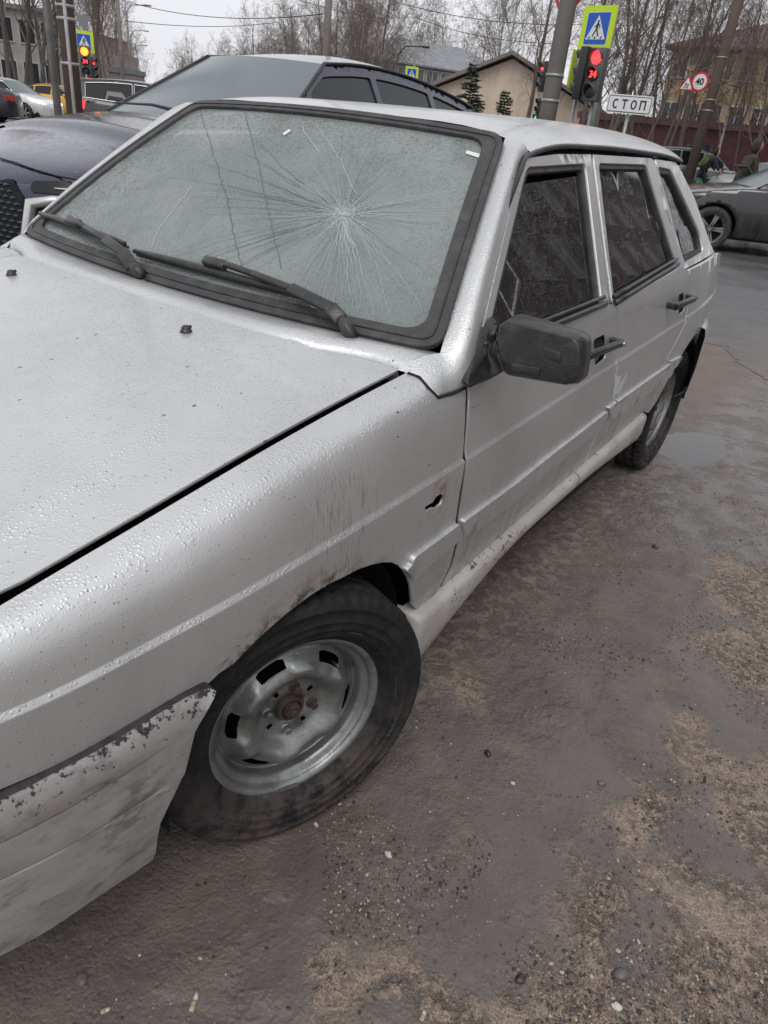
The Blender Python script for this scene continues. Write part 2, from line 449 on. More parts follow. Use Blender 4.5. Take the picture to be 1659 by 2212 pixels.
def tyre_mat():
    g = NG('dusty_tyre_rubber'); X, Y, Z = g.sep()
    mud = g.math('MULTIPLY', g.math('SUBTRACT', 1.0, g.step(Z, -.26, .10)), g.step(g.noise(18, 7, .7), .38, .58))
    col = g.mix(g.step(g.noise(30, 6), .4, .7), (.012, .012, .014), (.022, .021, .021))
    col = g.mix(g.math('MULTIPLY', mud, .85), col, (.072, .059, .052))
    wet = g.step(g.noise(9, 4), .55, .66)
    g.set(Base_Color=col, Roughness=g.math('SUBTRACT', .72, g.math('MULTIPLY', wet, .35)), Normal=g.bump(g.noise(150, 5, .65), .0012)); g.b.inputs['Specular IOR Level'].default_value = .22
    return g.m
M_TYRE = tyre_mat()
def screen_glass():
    g = NG('fogged_wet_windscreen')
    n, h = drop_bump(g, dist=.0014, dens=.42, sc=120)
    fine = g.bump(g.noise(1, 4, .6, g.scale((95, 60, 60))), .0016, 1.0, n)
    col = g.mix(g.step(g.noise(4, 4), .35, .65), (.185, .215, .208), (.255, .282, .277))
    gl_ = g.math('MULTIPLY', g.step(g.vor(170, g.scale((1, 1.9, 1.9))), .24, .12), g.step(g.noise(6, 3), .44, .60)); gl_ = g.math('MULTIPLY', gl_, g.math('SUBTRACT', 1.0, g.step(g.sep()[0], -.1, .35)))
    col = g.mix(g.math('MULTIPLY', gl_, .6), col, (.62, .66, .65))  # white drop glints painted into the glass colour, fading towards the right
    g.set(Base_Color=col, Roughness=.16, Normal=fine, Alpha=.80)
    g.b.inputs['Specular IOR Level'].default_value = .9
    return g.m
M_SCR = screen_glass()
def side_glass(name='wet_dark_window', alpha=.72, col=(.012, .013, .014), dens=.5):
    g = NG(name); n, h = drop_bump(g, dist=.00035, dens=dens, sc=190)
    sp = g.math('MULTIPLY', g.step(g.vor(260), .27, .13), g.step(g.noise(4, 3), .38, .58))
    c = g.mix(g.math('MULTIPLY', sp, .75), col, (.30, .31, .31))  # bright drop sparkle painted in as pale specks
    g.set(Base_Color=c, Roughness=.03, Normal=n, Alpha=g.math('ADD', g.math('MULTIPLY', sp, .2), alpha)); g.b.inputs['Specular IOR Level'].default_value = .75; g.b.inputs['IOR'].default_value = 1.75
    return g.m
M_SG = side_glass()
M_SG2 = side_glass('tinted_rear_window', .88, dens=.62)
M_CRACK = simple('crushed_glass_white', (.40, .45, .44), .35)
M_CRACKD = simple('dark_crack', (.095, .115, .113), .5)
M_STICK = simple('pale_sticker', (.62, .68, .64), .5)
M_PUTTY = simple('pale_grey_primer', (.50, .54, .53), .6, nz=.15)

# ================================================================== silver hatchback
car = empty('hatchback_car', (0, 1.2, 0), 0, 'battered silver five-door hatchback with shattered windscreen and steel wheels', 'car')
T = smooth1([(-.95, .55), (-.75, .685), (-.54, .765), (-.3, .797), (0, .811), (.3, .815), (1.0, .815), (1.8, .815), (2.2, .812), (2.5, .797), (2.8, .755), (3.1, .64)])
ZC = lambda y: .684+.042*(y-.43)
DX = smooth1([(-.60, -.11), (-.50, -.07), (-.42, -.043), (-.30, -.021), (-.15, -.007), (-.02, 0), (-.0045, 0)])
DXU = smooth1([(0, -.0068), (.02, -.0085), (.12, -.020), (.20, -.040), (.26, -.064)])
ZH = smooth1([(-.95, .66), (-.72, .703), (-.485, .746), (-.289, .777), (-.019, .819), (.20, .847), (.33, .861), (.45, .872)])
XH = lambda y: min(.706, T(y)-.062)
def side(y, v):
    dx = DX(v) if v <= -.0045 else (DXU(v) if v >= 0 else -.0068*(1+v/.0045))
    return np.array([T(y)+dx, y, ZC(y)+v])
def fend(y, v):
    if v <= 0: return side(y, v)
    t = min(v/.2, 1.15); zc = ZC(y); zh = ZH(y); h = zh-zc; t0 = T(y)
    P0 = np.array([t0-.0068, zc]); P1 = np.array([t0-.012, zc+.58*h]); P2 = np.array([t0-.018, zh-.004]); P3 = np.array([XH(y), zh])
    q = (1-t)**3*P0+3*t*(1-t)**2*P1+3*t*t*(1-t)*P2+t**3*P3
    return np.array([q[0], y, q[1]])
pf = lambda pts, u=.2, v=-.1: [pick(p, fend, u, v) for p in pts]
ps = lambda pts, u=.8, v=0.: [pick(p, side, u, v) for p in pts]
CRL = lambda a, b: [[(a, q), (b, q)] for q in (.004, 0., -.0045, -.0085)]
# front fender
low = pf(CB([(1215, 525), (1080, 595), (850, 735), (340, 1015), (0, 1165)]), -.3, -.12)
arch = pf(C2([(290, 848), (350, 790), (430, 738), (500, 668), (600, 565), (750, 435), (900, 322), (1000, 262), (1100, 213), (1180, 172), (1250, 147), (1320, 132), (1370, 132), (1410, 148), (1440, 178), (1465, 218), (1482, 270), (1490, 380)]), .1, -.1)
gapx = pf(C9([(183, 1400), (187, 1520), (255, 1585), (418, 1395), (532, 1170), (600, 870), (586, 745), (627, 470)])+[(1001, 993)], .4, -.1)+[pick(p, fend, .42, .1) for p in ((1003, 930), (1005, 880), (1006, 842))]
seam = [pick(p, fend, .35, .15) for p in ((975, 850), (947, 858), (930, 842), (915, 820), (897, 810))]
top = [(y, .2) for y in (.335, .2, .05, -.1, -.25, -.4, -.55, -.68, -.80)]
fo = low[::-1]+arch+gapx+seam+top+[(-.80, -.12)]
hole = pf(C9([(440, 515), (462, 528), (440, 588), (400, 622), (375, 618), (322, 650), (325, 608), (378, 578), (405, 535)]), .33, -.05)
hc = np.mean(hole, 0); hole = [tuple(hc+(np.array(q)-hc)*1.25) for q in hole]
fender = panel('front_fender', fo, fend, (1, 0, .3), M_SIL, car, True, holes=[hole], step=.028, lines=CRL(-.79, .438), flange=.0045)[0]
# hood
RX = lambda y: .545-.15*y
def hood(x, y):
    e = XH(y)-.010; s = min(abs(x)/e, 1.1)
    z = ZH(y)+.002+.034*(1-s**2.4)
    t = (RX(y)+.015-abs(x))/.03; t = min(max(t, 0), 1); z += .011*t*t*(3-2*t)
    return np.array([x, y, z])
HG = .017
he = [pick(p, hood, x0, .25) for p, x0 in (((866, 801), .68), ((777, 771), .6), ((620, 733), .4), ((469, 692), .2), ((262, 627), -.1))]
print('hood rear edge', np.round(he, 3).tolist())
HEY = smooth1(sorted([(abs(q[0]) if i < 4 else 0., q[1]) for i, q in enumerate(he)]))
HY = [HEY(.69), .15, .0, -.15, -.3, -.45, -.6, -.72, -.80]
ho = [(XH(y)-HG, y) for y in HY]+[(-(XH(y)-HG), y) for y in HY[::-1]]
ho += [(s*.68, HEY(abs(s)*.68)) for s in np.linspace(-.96, .96, 15)]
rl = [[(s*(RX(y)+d), y) for y in (.20, .1, -.1, -.3, -.5, -.7)] for s in (1, -1) for d in (.016, 0, -.016)]
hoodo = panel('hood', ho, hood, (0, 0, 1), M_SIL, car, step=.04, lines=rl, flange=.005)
nz_m = M_BLK
for px in ((25, 594), (402, 716)):
    u, v = pick(px, hood, .2 if px[0] > 100 else -.3, .15)
    b = MB(); c = hood(u, v)
    b.lathe([(.0, .012), (.006, .0115), (.009, .008), (.0105, .003), (.0125, .001), (.0125, -.002)], 14, c, 'z'); b.tube([c+(0, .004, .008), c+(0, .012, .008)], .0035, 8)
    b.build('washer_nozzle', nz_m, car, True)
# near-black sheets painting engine-bay darkness under the open gap
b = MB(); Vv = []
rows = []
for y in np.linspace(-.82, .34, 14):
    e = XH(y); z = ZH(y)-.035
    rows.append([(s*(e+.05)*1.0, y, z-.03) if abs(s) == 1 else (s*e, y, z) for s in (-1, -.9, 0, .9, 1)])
strip('bay_darkness', rows, M_DARK, car)
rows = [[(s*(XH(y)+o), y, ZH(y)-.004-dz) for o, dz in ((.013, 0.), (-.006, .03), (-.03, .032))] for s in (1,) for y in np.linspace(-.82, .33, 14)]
strip('gap_darkness', rows, M_DARK, car)
# windscreen surface: s across (-1..1)*.65, t up 0..1 *.64
def ws(a, b, lift=0.):
    s, t = a/.65, b/.64; q = 1-s*s
    P0 = np.array([.730*s, .412-.075*q, .8925-.006*q]); P1 = np.array([.539*s, .917-.030*q, 1.281+.017*q])
    P = P0*(1-t)+P1*t; n = np.array([0.25*s, -.62, .78]); n /= np.linalg.norm(n)
    return P+n*(lift+.012*math.sin(math.pi*min(max(t, 0), 1)))
so_ = rnd_corners([(-.65, 0), (.65, 0), (.65, .64), (-.65, .64)], .05, 5)
si_ = rnd_corners([(-.612, .036), (.612, .036), (.598, .610), (-.598, .610)], .05, 6)
wsf = lambda a, b: ws(a, b)
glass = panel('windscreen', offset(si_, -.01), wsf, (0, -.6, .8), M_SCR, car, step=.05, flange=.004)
panel('windscreen_seal', so_, wsf, (0, -.6, .8), M_RUB, car, holes=[si_], step=.03, flange=.012, inset=-.009)
mid_ = offset(so_, .016); mid2 = offset(so_, .0185)
panel('seal_lip', mid_, wsf, (0, -.6, .8), M_BLK, car, holes=[mid2], step=.02, flange=.003, inset=-.0115)
# cowl below the glass
rows = []
for s in np.linspace(-1, 1, 25):
    h0 = hood(s*.686, HEY(abs(s)*.686)); p1 = ws(s*.65, 0); r = []
    for t in np.linspace(0, 1, 5):
        p = np.array(h0)+(0, .005, -.003) if t == 0 else np.array(h0)*(1-t)+p1*t
        p = p+np.array([0, 0, .008*math.sin(math.pi*t)]); r.append(p)
    p1b = p1+np.array([0, .01, -.012]); r.append(p1b); r.insert(0, r[0]+np.array([0, .01, -.03])); rows.append(r)
strip('cowl_panel', rows, M_SIL, car)
# A-pillar with the corner that seams into the fender
slab = lambda y, z: np.array([.775-.49*(z-.90)-.05*max(0, y-2.05)**2, y, z])
h0c = np.array(hood(.686, HEY(.686))); p1c = ws(.65, 0); A = [h0c*(1-t)+p1c*t+np.array([0, 0, .008*math.sin(math.pi*t)]) for t in (0, .3, .6, .85)]
B = [np.array(fend(*pick(p, fend, .35, .15))) for p in ((880, 806), (905, 815), (925, 838), (946, 859))]
print('corner', h0c, B[0])
A.append(np.array([.730, .412, .8925])); B.append(np.array(fend(*pick((976, 851), fend, .38, .15))))
lowB = pick((1006, 838), side, .4, .15); Bc = [np.array(side(*lowB))]
bz = [(.468, .888), (.60, 1.005), (.73, 1.113), (.84, 1.206), (.862, 1.226), (.89, 1.243), (.93, 1.252)]
Bc += [np.array(slab(*q)) for q in bz]
ta = [.02, .13, .35, .58, .80, .88, .95, 1.0]
Ac = [ws(.65, .64*t) for t in ta]
A += Ac; B += Bc
rows = []
for i, (a, bb) in enumerate(zip(A, B)):
    r = []
    up = min(max(i-2, 0)/5., 1.)
    for t in np.linspace(0, 1, 9):
        p = a*(1-t)+bb*t; k = math.sin(math.pi*t)
        p = p+np.array([.016, -.016, .010])*k*up; r.append(p)
    n = r[-1]; r.append(n+np.array([-.02, .004, -.002])); rows.append(r)
R2 = []
for i in range(len(rows)-1):
    for t in (0, .5): R2.append([rows[i][j]*(1-t)+rows[i+1][j]*t for j in range(len(rows[0]))])
R2.append(rows[-1])
b = MB(); b.tube([p+np.array([.001, -.001, .0005]) for p in B[:5]]+[Bc[0]], .0032, 6); b.build('pillar_seam', M_DARK, car, True)
strip('windscreen_pillar', R2, M_SIL, car); strip('windscreen_pillar', [[p*np.array([-1, 1, 1]) for p in r[::-1]] for r in R2], M_SIL, car)
# roof
ZG = smooth1([(.86, 1.243), (.93, 1.258), (1.05, 1.275), (1.35, 1.288), (1.8, 1.291), (2.1, 1.287), (2.35, 1.272)])
ZR = smooth1([(.86, 1.296), (.93, 1.308), (1.0, 1.318), (1.3, 1.336), (1.6, 1.346), (2.0, 1.350), (2.3, 1.338), (2.5, 1.315)])
GX = lambda y: .775-.49*(ZG(y)-.90)+.006-.05*max(0, y-2.05)**2
def roof(x, y):
    g_ = GX(min(y, 2.35)); s = min(abs(x)/g_, 1.0); y2 = min(y, 2.5)
    return np.array([x, y, ZG(y2 if y2 < 2.35 else 2.35)+(ZR(y2)-ZG(min(y2, 2.35)))*(1-s**5.5)])
sc_ = np.array([0, .15, .3, .45, .6, .7, .78, .84, .89, .925, .95, .97, .985, .995, 1.0]); sc_ = np.concatenate([-sc_[::-1], sc_[1:]])
def rfront(s):
    x = abs(s)*.603; k = min(x/.539, 1.0); return .919-.030*(1-k*k)+.006*max(0, (x-.539)/.064)
def rrear(s): return 2.27+.15*(1-abs(s)**2.2)
rows = []
for t in np.concatenate([[0, .01], np.linspace(.03, .97, 26), [.99, 1.]]):
    rows.append([roof(s*GX(min(rfront(s)+(rrear(s)-rfront(s))*t, 2.35)), rfront(s)+(rrear(s)-rfront(s))*t) for s in sc_])
ro_ = strip('roof', rows, M_SIL, car)
strip('roof_lip', [rows[-1], [p+np.array([0, .004, -.004]) for p in rows[-1]], [p+np.array([0, .002, -.02]) for p in rows[-1]], [p+np.array([0, -.03, -.026]) for p in rows[-1]]], M_BLK, ro_)
strip('roof_edge', [[r[-1] for r in rows], [r[-1]+np.array([.001, 0, -.004]) for r in rows], [r[-1]+np.array([-.012, 0, -.012]) for r in rows]], M_SIL, ro_)
# drip rail and dark door aperture
for s in (1, -1):
    P = [np.array([s*(GX(y)-.001), y, ZG(y)-.006]) for y in np.linspace(.90, 2.28, 24)]
    P = [np.array([s*.80, .425, .842]), np.array([s*.695, .60, 1.01]), np.array([s*.642, .79, 1.17]), np.array([s*.622, .862, 1.23])]+P
    b = MB(); b.tube(P, .0065, 8); b.build('drip_rail', M_BLK, car, True)
ap = [(.41, .86), (.855, 1.236), (.92, 1.262), (1.3, 1.286), (1.8, 1.289), (2.2, 1.280), (2.40, 1.14), (2.56, .98), (2.58, .90), (1.2, .80), (.45, .80)]
op1 = [(.52, .89), (.872, 1.192), (.90, 1.215), (1.275, 1.236), (1.195, .892)]
op2 = [(1.395, 1.245), (1.825, 1.254), (1.965, .945), (1.30, .895)]
op3 = [(1.975, 1.240), (2.10, 1.236), (2.375, 1.023), (2.375, .985), (2.115, .965)]
panel('door_aperture', ap, slab, (1, 0, .3), M_DARK, car, True, holes=[offset(op1, -.03), offset(op2, -.03), offset(op3, -.02)], step=.06, flange=.02, inset=.028)
# doors: lower skins
gx2 = ps([(1014, 838), (1012, 900), (1009, 993)]+C9([(660, 470), (617, 745), (632, 870), (560, 1170), (445, 1395)]), .42, .0)   # along the fender gap, top to bottom
bott = [(.567, .318), (.70, .325), (.843, .333), (1.10, .348), (1.345, .362)]
bb = [(y, z-ZC(y)) for y, z in bott]
bgap = ps(C7([(868, 1590), (905, 1440), (936, 1310), (938, 1180), (935, 1010), (925, 990), (890, 973)]), 1.3, .0)
belt1 = [(1.249, .899), (.907, .888), (.60, .878), (.425, .853)]
bl1 = [(y, z-ZC(y)) for y, z in belt1]
do1 = gx2+bb+[(u-.004, v) for u, v in bgap]+bl1
rec1 = rnd_corners(ps(C7([(788, 1185), (862, 1148), (868, 1290), (800, 1345)]), 1.05, .1), .02, 4)
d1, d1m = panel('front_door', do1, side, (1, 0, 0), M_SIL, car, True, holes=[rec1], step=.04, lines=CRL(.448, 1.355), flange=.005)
cup = lambda y, v: side(y, v)-np.array([.022, 0, 0])
panel('handle_recess', offset(rec1, -.012), cup, (1, 0, 0), M_SIL, d1, step=.03, flange=0)
re2 = [(2.06, .925), (2.10, .86), (2.115, .80), (2.10, .74), (2.06, .68), (2.005, .625), (1.98, .56), (1.965, .46), (1.955, .395)]
re2 = [(y, z-ZC(y)) for y, z in re2]
do2 = [(u+.004, v) for u, v in bgap[::-1]]+[(1.36, .362-ZC(1.36)), (1.6, .378-ZC(1.6)), (1.8, .388-ZC(1.8))]+re2[::-1]+[(1.921, .941-ZC(1.921)), (1.278, .893-ZC(1.278))]
do2 = [do2[0]]+do2[1:]
rec2 = rnd_corners(ps(C7([(1293, 920), (1330, 900), (1332, 1010), (1296, 1040)]), 1.85, .1), .02, 4)
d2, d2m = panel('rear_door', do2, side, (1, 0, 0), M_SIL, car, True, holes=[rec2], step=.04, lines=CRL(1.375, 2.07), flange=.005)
panel('handle_recess', offset(rec2, -.012), cup, (1, 0, 0), M_SIL, d2, step=.03, flange=0)
for gp_ in (gx2, bgap):                                # near-black strips painting the shade in the door gaps
    gq = gp_ if gp_ is gx2 else gp_[::-1]
    panel('gap_shade_strip', [(u-.03, v) for u, v in gq]+[(u+.03, v) for u, v in gq[::-1]], side, (1, 0, 0), M_DARK, car, True, step=.05, flange=0, inset=.0065)
# V-shaped patch of primer on the rear door
vp = ps(C7([(918, 1395), (953, 1400), (940, 1455), (985, 1392), (992, 1390), (962, 1465), (928, 1525), (935, 1500), (897, 1537)]), 1.4, -.05)
panel('primer_patch', vp, side, (1, 0, 0), M_PUTTY, d2, step=.03, flange=.0006, inset=-.0012)
# rear quarter
archr = ps(C7([(1232, 1400), (1250, 1335), (1310, 1265), (1370, 1202), (1410, 1186)]), 2.2, -.12)
aq = [(2.46+.315*math.cos(t), .315+.315*math.sin(t)) for t in np.linspace(R(95), R(0), 9)]
aq = [(y, z-ZC(y)) for y, z in aq]
a0 = [(2.46+.315*math.cos(t), .315+.315*math.sin(t)) for t in np.linspace(R(165), R(100), 7)]
a0 = [(y, z-ZC(y)) for y, z in a0]
qo = [(y+.006, v) for y, v in re2[:-1]]+[(1.975, .40-ZC(1.98)), (2.10, .36-ZC(2.1))]+a0+aq+[(2.80, .33-ZC(2.8)), (3.02, .36-ZC(3)), (3.05, .90-ZC(3.05)), (2.62, .945-ZC(2.62))]
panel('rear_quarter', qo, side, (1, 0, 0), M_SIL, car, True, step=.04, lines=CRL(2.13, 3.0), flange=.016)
# window frames, seals and panes
def window(parent, mparent, frame, hole, glass_poly, gmat, nm='window_pane', rb=.012):
    rd = lambda d, q: rnd_corners(offset(hole, d), q, 4)
    panel('window_frame', frame, slab, (1, 0, .4), M_SIL, parent, mparent, holes=[rd(0, .022)], step=.04, flange=.012)
    panel('window_seal', rd(-.005, .024), slab, (1, 0, .4), M_RUB, parent, mparent, holes=[rd(rb, .016)], step=.03, flange=.016, inset=.006)
    panel(nm, glass_poly, slab, (1, 0, .4), gmat, parent, mparent, step=.08, flange=.003, inset=.018)
f1 = [(.445, .868), (.60, .998), (.858, 1.219), (.885, 1.234), (.92, 1.244), (1.1, 1.257), (1.336, 1.264), (1.252, .895), (.9, .886)]
h1 = [(.505, .893), (.868, 1.199), (.905, 1.226), (1.285, 1.242), (1.203, .905)]
g1 = [(.50, .88), (.869, 1.187), (.905, 1.196), (1.275, 1.218), (1.21, .89)]
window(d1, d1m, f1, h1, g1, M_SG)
f2 = [(1.281, .892), (1.356, 1.264), (1.90, 1.270), (1.925, 1.266), (1.94, 1.25), (2.058, .930), (1.92, .926)]
h2 = [(1.298, .902), (1.384, 1.245), (1.835, 1.251), (1.985, .948)]
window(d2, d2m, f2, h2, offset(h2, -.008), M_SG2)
# C-pillar and quarter glass
f3 = [(1.948, 1.268), (2.19, 1.266), (2.235, 1.255), (2.41, 1.146), (2.55, 1.0), (2.62, .945), (2.064, .925)]
h3 = [(1.957, 1.248), (2.115, 1.243), (2.405, 1.028), (2.412, .962), (2.085, .945)]
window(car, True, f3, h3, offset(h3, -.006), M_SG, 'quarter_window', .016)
# belt mouldings under the panes
for par, (ya, za), (yb, zb) in ((d1, (.50, .884), (1.21, .9)), (d2, (1.285, .893), (1.975, .944))):
    b = MB()
    pts = [slab(ya+(yb-ya)*t, za+(zb-za)*t)+np.array([.004, 0, .006]) for t in np.linspace(0, 1, 8)]
    b.tube(pts, .009, 8); b.tube([p+np.array([-.008, 0, .016]) for p in pts], .006, 8); b.build('belt_trim', M_BLK, par, True)
# door handles
def handle(par, px4, u0):
    so2 = lambda y, v: side(y, v)+np.array([.030, 0, 0])
    q = [np.array(so2(*pick(p, so2, u0, .12))) for p in px4]
    a = (q[0]+q[3])/2; c = (q[1]+q[2])/2; d = c-a; L = np.linalg.norm(d); d /= L
    hgt = .0115; up = np.array([0, 0, 1.])-d*d[2]; up /= np.linalg.norm(up); o = np.cross(d, up)
    b = MB(); b.obox((a+c)/2, (d, up, o), (L/2, hgt, .006)); b.obox((a+c)/2+o*.004+up*.003, (d, up, o), (L/2*.96, hgt*.5, .006))
    b.obox(a+d*.012-o*.014*np.sign(o[0]), (d, up, o), (.012, hgt*.9, .02)); b.obox(c-d*.012-o*.014*np.sign(o[0]), (d, up, o), (.012, hgt*.9, .02))
    ho_ = b.build('door_handle', M_BLK, par); bevel(ho_, .003, 2)
    if u0 < 1.5:
        b = MB(); c2 = c-d*.014+np.array([.012, 0, 0]); b.lathe([(0, .003), (.006, .003), (.0075, .001), (.0075, -.004)], 16, c2, 'x'); b.build('key_lock', simple('lock_steel', (.35, .35, .35), .35, .9), par, True)
handle(d1, C7([(755, 1262), (960, 1180), (960, 1222), (755, 1303)]), 1.1)
handle(d2, C7([(1275, 975), (1395, 926), (1395, 948), (1275, 1005)]), 1.9)
# rubbing strips
def mould(par, px, u0, nm='rubbing_strip', out=.011):
    poly = rnd_corners(ps(px, u0, -.14), .006, 2)
    return panel(nm, poly, side, (1, 0, .2), M_SIL, par, step=.03, flange=out+.002, inset=-out)
mould(d1, C9([(632, 735), (870, 565), (1106, 395)])+C7([(520, 1862), (700, 1725), (858, 1602), (862, 1680), (520, 1945)])+C9([(1106, 552), (960, 665), (850, 755), (760, 815), (632, 872)]), .8)
mould(d2, C7([(868, 1582), (1060, 1445), (1250, 1312), (1262, 1330), (1240, 1392), (1060, 1530), (905, 1642), (880, 1648)]), 1.7)
mould(fender, C9([(100, 1187), (148, 1135), (160, 1095), (185, 1055), (400, 900), (588, 762), (618, 862), (560, 935), (380, 1085), (172, 1272)]), .35)
mould(d2, CR5([(1003, 272), (1070, 232), (1135, 205), (1140, 215), (1070, 330), (1015, 372)]), 2.1)
# sill skirt
ZT = smooth1([(.345, .31), (.378, .306), (.567, .320), (.843, .336), (1.3, .362), (1.96, .398)])
ZB = smooth1([(.345, .135), (.40, .150), (.558, .200), (.684, .236), (.832, .270), (1.1, .288), (1.45, .298), (1.96, .282)])
def sillrow(y):
    zt, zb = ZT(y), ZB(y); x0 = T(y)-.028; h = zt-zb
    return [(x0-.03, y, zt+.010), (x0-.006, y, zt+.004), (x0+.012, y, zt-.004), (x0+.0185, y, zt-.010), (x0+.021, y, zt-.020), (x0+.018, y, zb+h*.35), (x0+.011, y, zb+.012), (x0+.006, y, zb+.002), (x0-.004, y, zb-.002), (x0-.12, y, zb+.01)]
ys = np.linspace(.352, 1.285, 30); strip('sill_skirt', [[np.array(p)-np.array([.03, 0, 0]) for p in sillrow(.346)]]+[sillrow(y) for y in ys], M_SILL, car)
ys = np.linspace(1.288, 1.965, 22); strip('sill_skirt', [sillrow(y) for y in ys]+[[np.array(p)-np.array([.05, 0, 0]) for p in sillrow(1.972)]], M_SILL, car)
# front bumper
def bz_(y):
    return .0
G1 = None
def bump(y, v):
    x = T(y)+.020
    x -= .055*max(0, (v-(.515+.03*min(0, y+.3)))/.05)**1.6 if v > .50 else 0
    x -= .016*max(0, (.40-v)/.16)**1.5
    if G1:
        for g_ in G1:
            d = v-(g_[0]+g_[1]*y); x -= .0055*math.exp(-(d/.0022)**2)+(.004 if d < -.001 else .004*max(0, 1-(d+.001)/.002) if d < .001 else 0)
    return np.array([x, y, v])
pb = lambda pts, u=-.35, v=.45: [pick(p, bump, u, v) for p in pts]
gl1 = pb(CB([(1225, 785), (620, 1180)])); gl2 = pb(CB([(1115, 1110), (500, 1500)]))
G1 = []
for (a, b_) in (gl1, gl2):
    k = (b_[1]-a[1])/(b_[0]-a[0]); G1.append((a[1]-k*a[0], k))
bt = pb(CB([(1330, 560), (1290, 545), (1150, 600), (850, 780), (600, 930), (340, 1065), (0, 1240)]), -.4, .5)
bbm = pb(CB([(0, 2190), (300, 2030), (520, 1880), (700, 1760), (940, 1598), (957, 1555)]), -.5, .33)
bbk = pb(CB([(967, 1470), (985, 1375), (1040, 1260), (1112, 1110), (1232, 775), (1318, 600)]), -.35, .4)
ext = [(-.88, bt[-1][1]-.005), (-.88, bbm[0][1]-.01)]
gls = [[(y, g_[0]+g_[1]*y+d) for y in (-.84, -.6, -.45, -.37)] for g_ in G1 for d in (-.007, -.003, -.001, .001, .003, .007)]
bo = bt+ext+bbm+bbk
bump_o = panel('front_bumper', bo, bump, (1, -.2, .2), M_BUMP, car, True, step=.025, lines=gls, flange=.02)[0]
# ledge from bumper top back under the fender
lr = []
for (y, v) in resample(bt, .03, False):
    p = np.array(bump(y, v)); lr.append([p+np.array([.0, 0, -.001]), p+np.array([-.02, .0, .004]), p+np.array([-.06, 0, -.002]), p+np.array([-.10, 0, -.02])])
strip('bumper_ledge', lr, simple('bare_bumper_plastic', (.040, .030, .034), .7, nz=.5, nscale=60), car)
# front closure, rear closure and hidden structure
rows = []
for v in np.linspace(.33, .70, 8):
    rows.append([(T(-.80)*.97*s if abs(s) < 1 else s*T(-.80), -.80-.12*(1-s**4), v) for s in np.linspace(-1, 1, 17)])
strip('front_grille_panel', rows, M_BLK, car)
M_HLG = simple('headlamp_glass', (.6, .62, .63), .15)
for s in (-1, 1): b = MB(); b.lathe([(0, -.03), (.07, -.025), (.085, 0), (.085, .05)], 20, (s*.55, -.90, .60), 'y'); b.build('headlight', M_HLG, car, True)
rows = []
for y, z, x in ((2.40, 1.30, .50), (2.55, 1.22, .56), (2.75, 1.02, .62), (2.84, .92, .66), (3.0, .88, .66), (3.06, .6, .66), (3.06, .38, .64), (2.9, .30, .62)):
    rows.append([(s*x, y-.04*abs(s)**3, z) for s in np.linspace(-1, 1, 13)])
strip('tailgate', rows[3:], M_SIL, car); strip('rear_window', rows[:4], M_SG2, car)
rows = []
for y in np.linspace(2.62, 2.98, 12):
    x = T(y)+.016; rows.append([(x-.04, y, .64), (x-.004, y, .63), (x+.004, y, .60), (x+.006, y, .45), (x-.002, y, .34), (x-.05, y, .30)])
rows += [[(s, 3.12-.08*(s/.7)**4, z) for z in (.64, .63, .60, .45, .34, .30)] for s in (.62, .5, .3, 0)]
strip('rear_bumper', rows, M_SIL, car); strip('rear_bumper', [[(-p[0], p[1], p[2]) for p in r[::-1]] for r in rows], M_SIL, car)
b = MB()
b.box((-.72, .33, .16), (.72, 2.0, .21)); b.box((-.62, .36, .21), (.62, .42, .80)); b.box((-.60, -.7, .20), (.60, -.45, .52))
b.box((-.6, -.45, .22), (-.47, .36, .7)); b.box((.47, -.40, .22), (.5, .33, .7)); b.box((-.55, 2.0, .25), (.55, 3.0, .45)); b.box((-.70, 2.05, .42), (-.5, 2.85, .9)); b.box((.50, 2.05, .42), (.52, 2.85, .86))
b.box((.690, .16, .50), (.70, .40, .74)); b.build('underbody', M_DARK, car)  # thin near-black plate added behind the lamp hole to darken it
for (cy, cz, r0, w0) in ((0.0, .28, .325, .74), (2.46, .31, .31, .74)):   # wheel-arch liners
    for s in (1, -1):
        rows = []
        for t in np.linspace(R(-8), R(188), 24):
            rows.append([(s*x, cy-.01+r0*math.cos(t)*k, cz+(r0*.98)*math.sin(t)*k) for x, k in ((w0+.035, .985), (w0, .99), (.5, 1.0))])
        strip('arch_liner', rows, M_DARK, car)
# seats, dashboard, steering wheel
for x in (-.34, .34):
    b = MB(); b.box((x-.24, 1.12, .35), (x+.24, 1.62, .52)); 
    ax = (np.array([1, 0, 0]), np.array([0, .25, .968]), np.array([0, -.968, .25])); b.obox((x, 1.66, .78), ax, (.23, .30, .06)); b.obox((x, 1.76, 1.12), ax, (.12, .09, .04))
    bevel(b.build('front_seat', M_SEAT, car), .03, 3)
b = MB(); b.box((-.6, 2.05, .38), (.6, 2.5, .55)); b.obox((0, 2.52, .8), ((1, 0, 0), np.array([0, .3, .954]), np.array([0, -.954, .3])), (.6, .28, .07)); bevel(b.build('rear_seat', M_SEAT, car), .03, 3)
rows = [[(s*.66, y, z) for s in np.linspace(-1, 1, 9)] for y, z in ((.40, .80), (.42, .875), (.60, .885), (.78, .86), (.84, .80), (.85, .5))]
strip('dashboard', rows, M_INT, car)
b = MB(); c = np.array([.34, .96, .80]); u1 = np.array([1, 0, 0]); u2 = np.array([0, .45, .893])
b.tube([c+.185*(u1*math.cos(t)+u2*math.sin(t)) for t in np.linspace(0, 2*math.pi, 33)], .013, 8, cap=False); b.tube([c-u1*.18, c, c+u1*.18], .018, 8); b.tube([c, c+np.array([0, -.25, .06])], .03, 8); b.build('steering_wheel', M_BLK, car, True)
b = MB(); b.box((-.56, .5, .85), (.56, .52, .86)); 
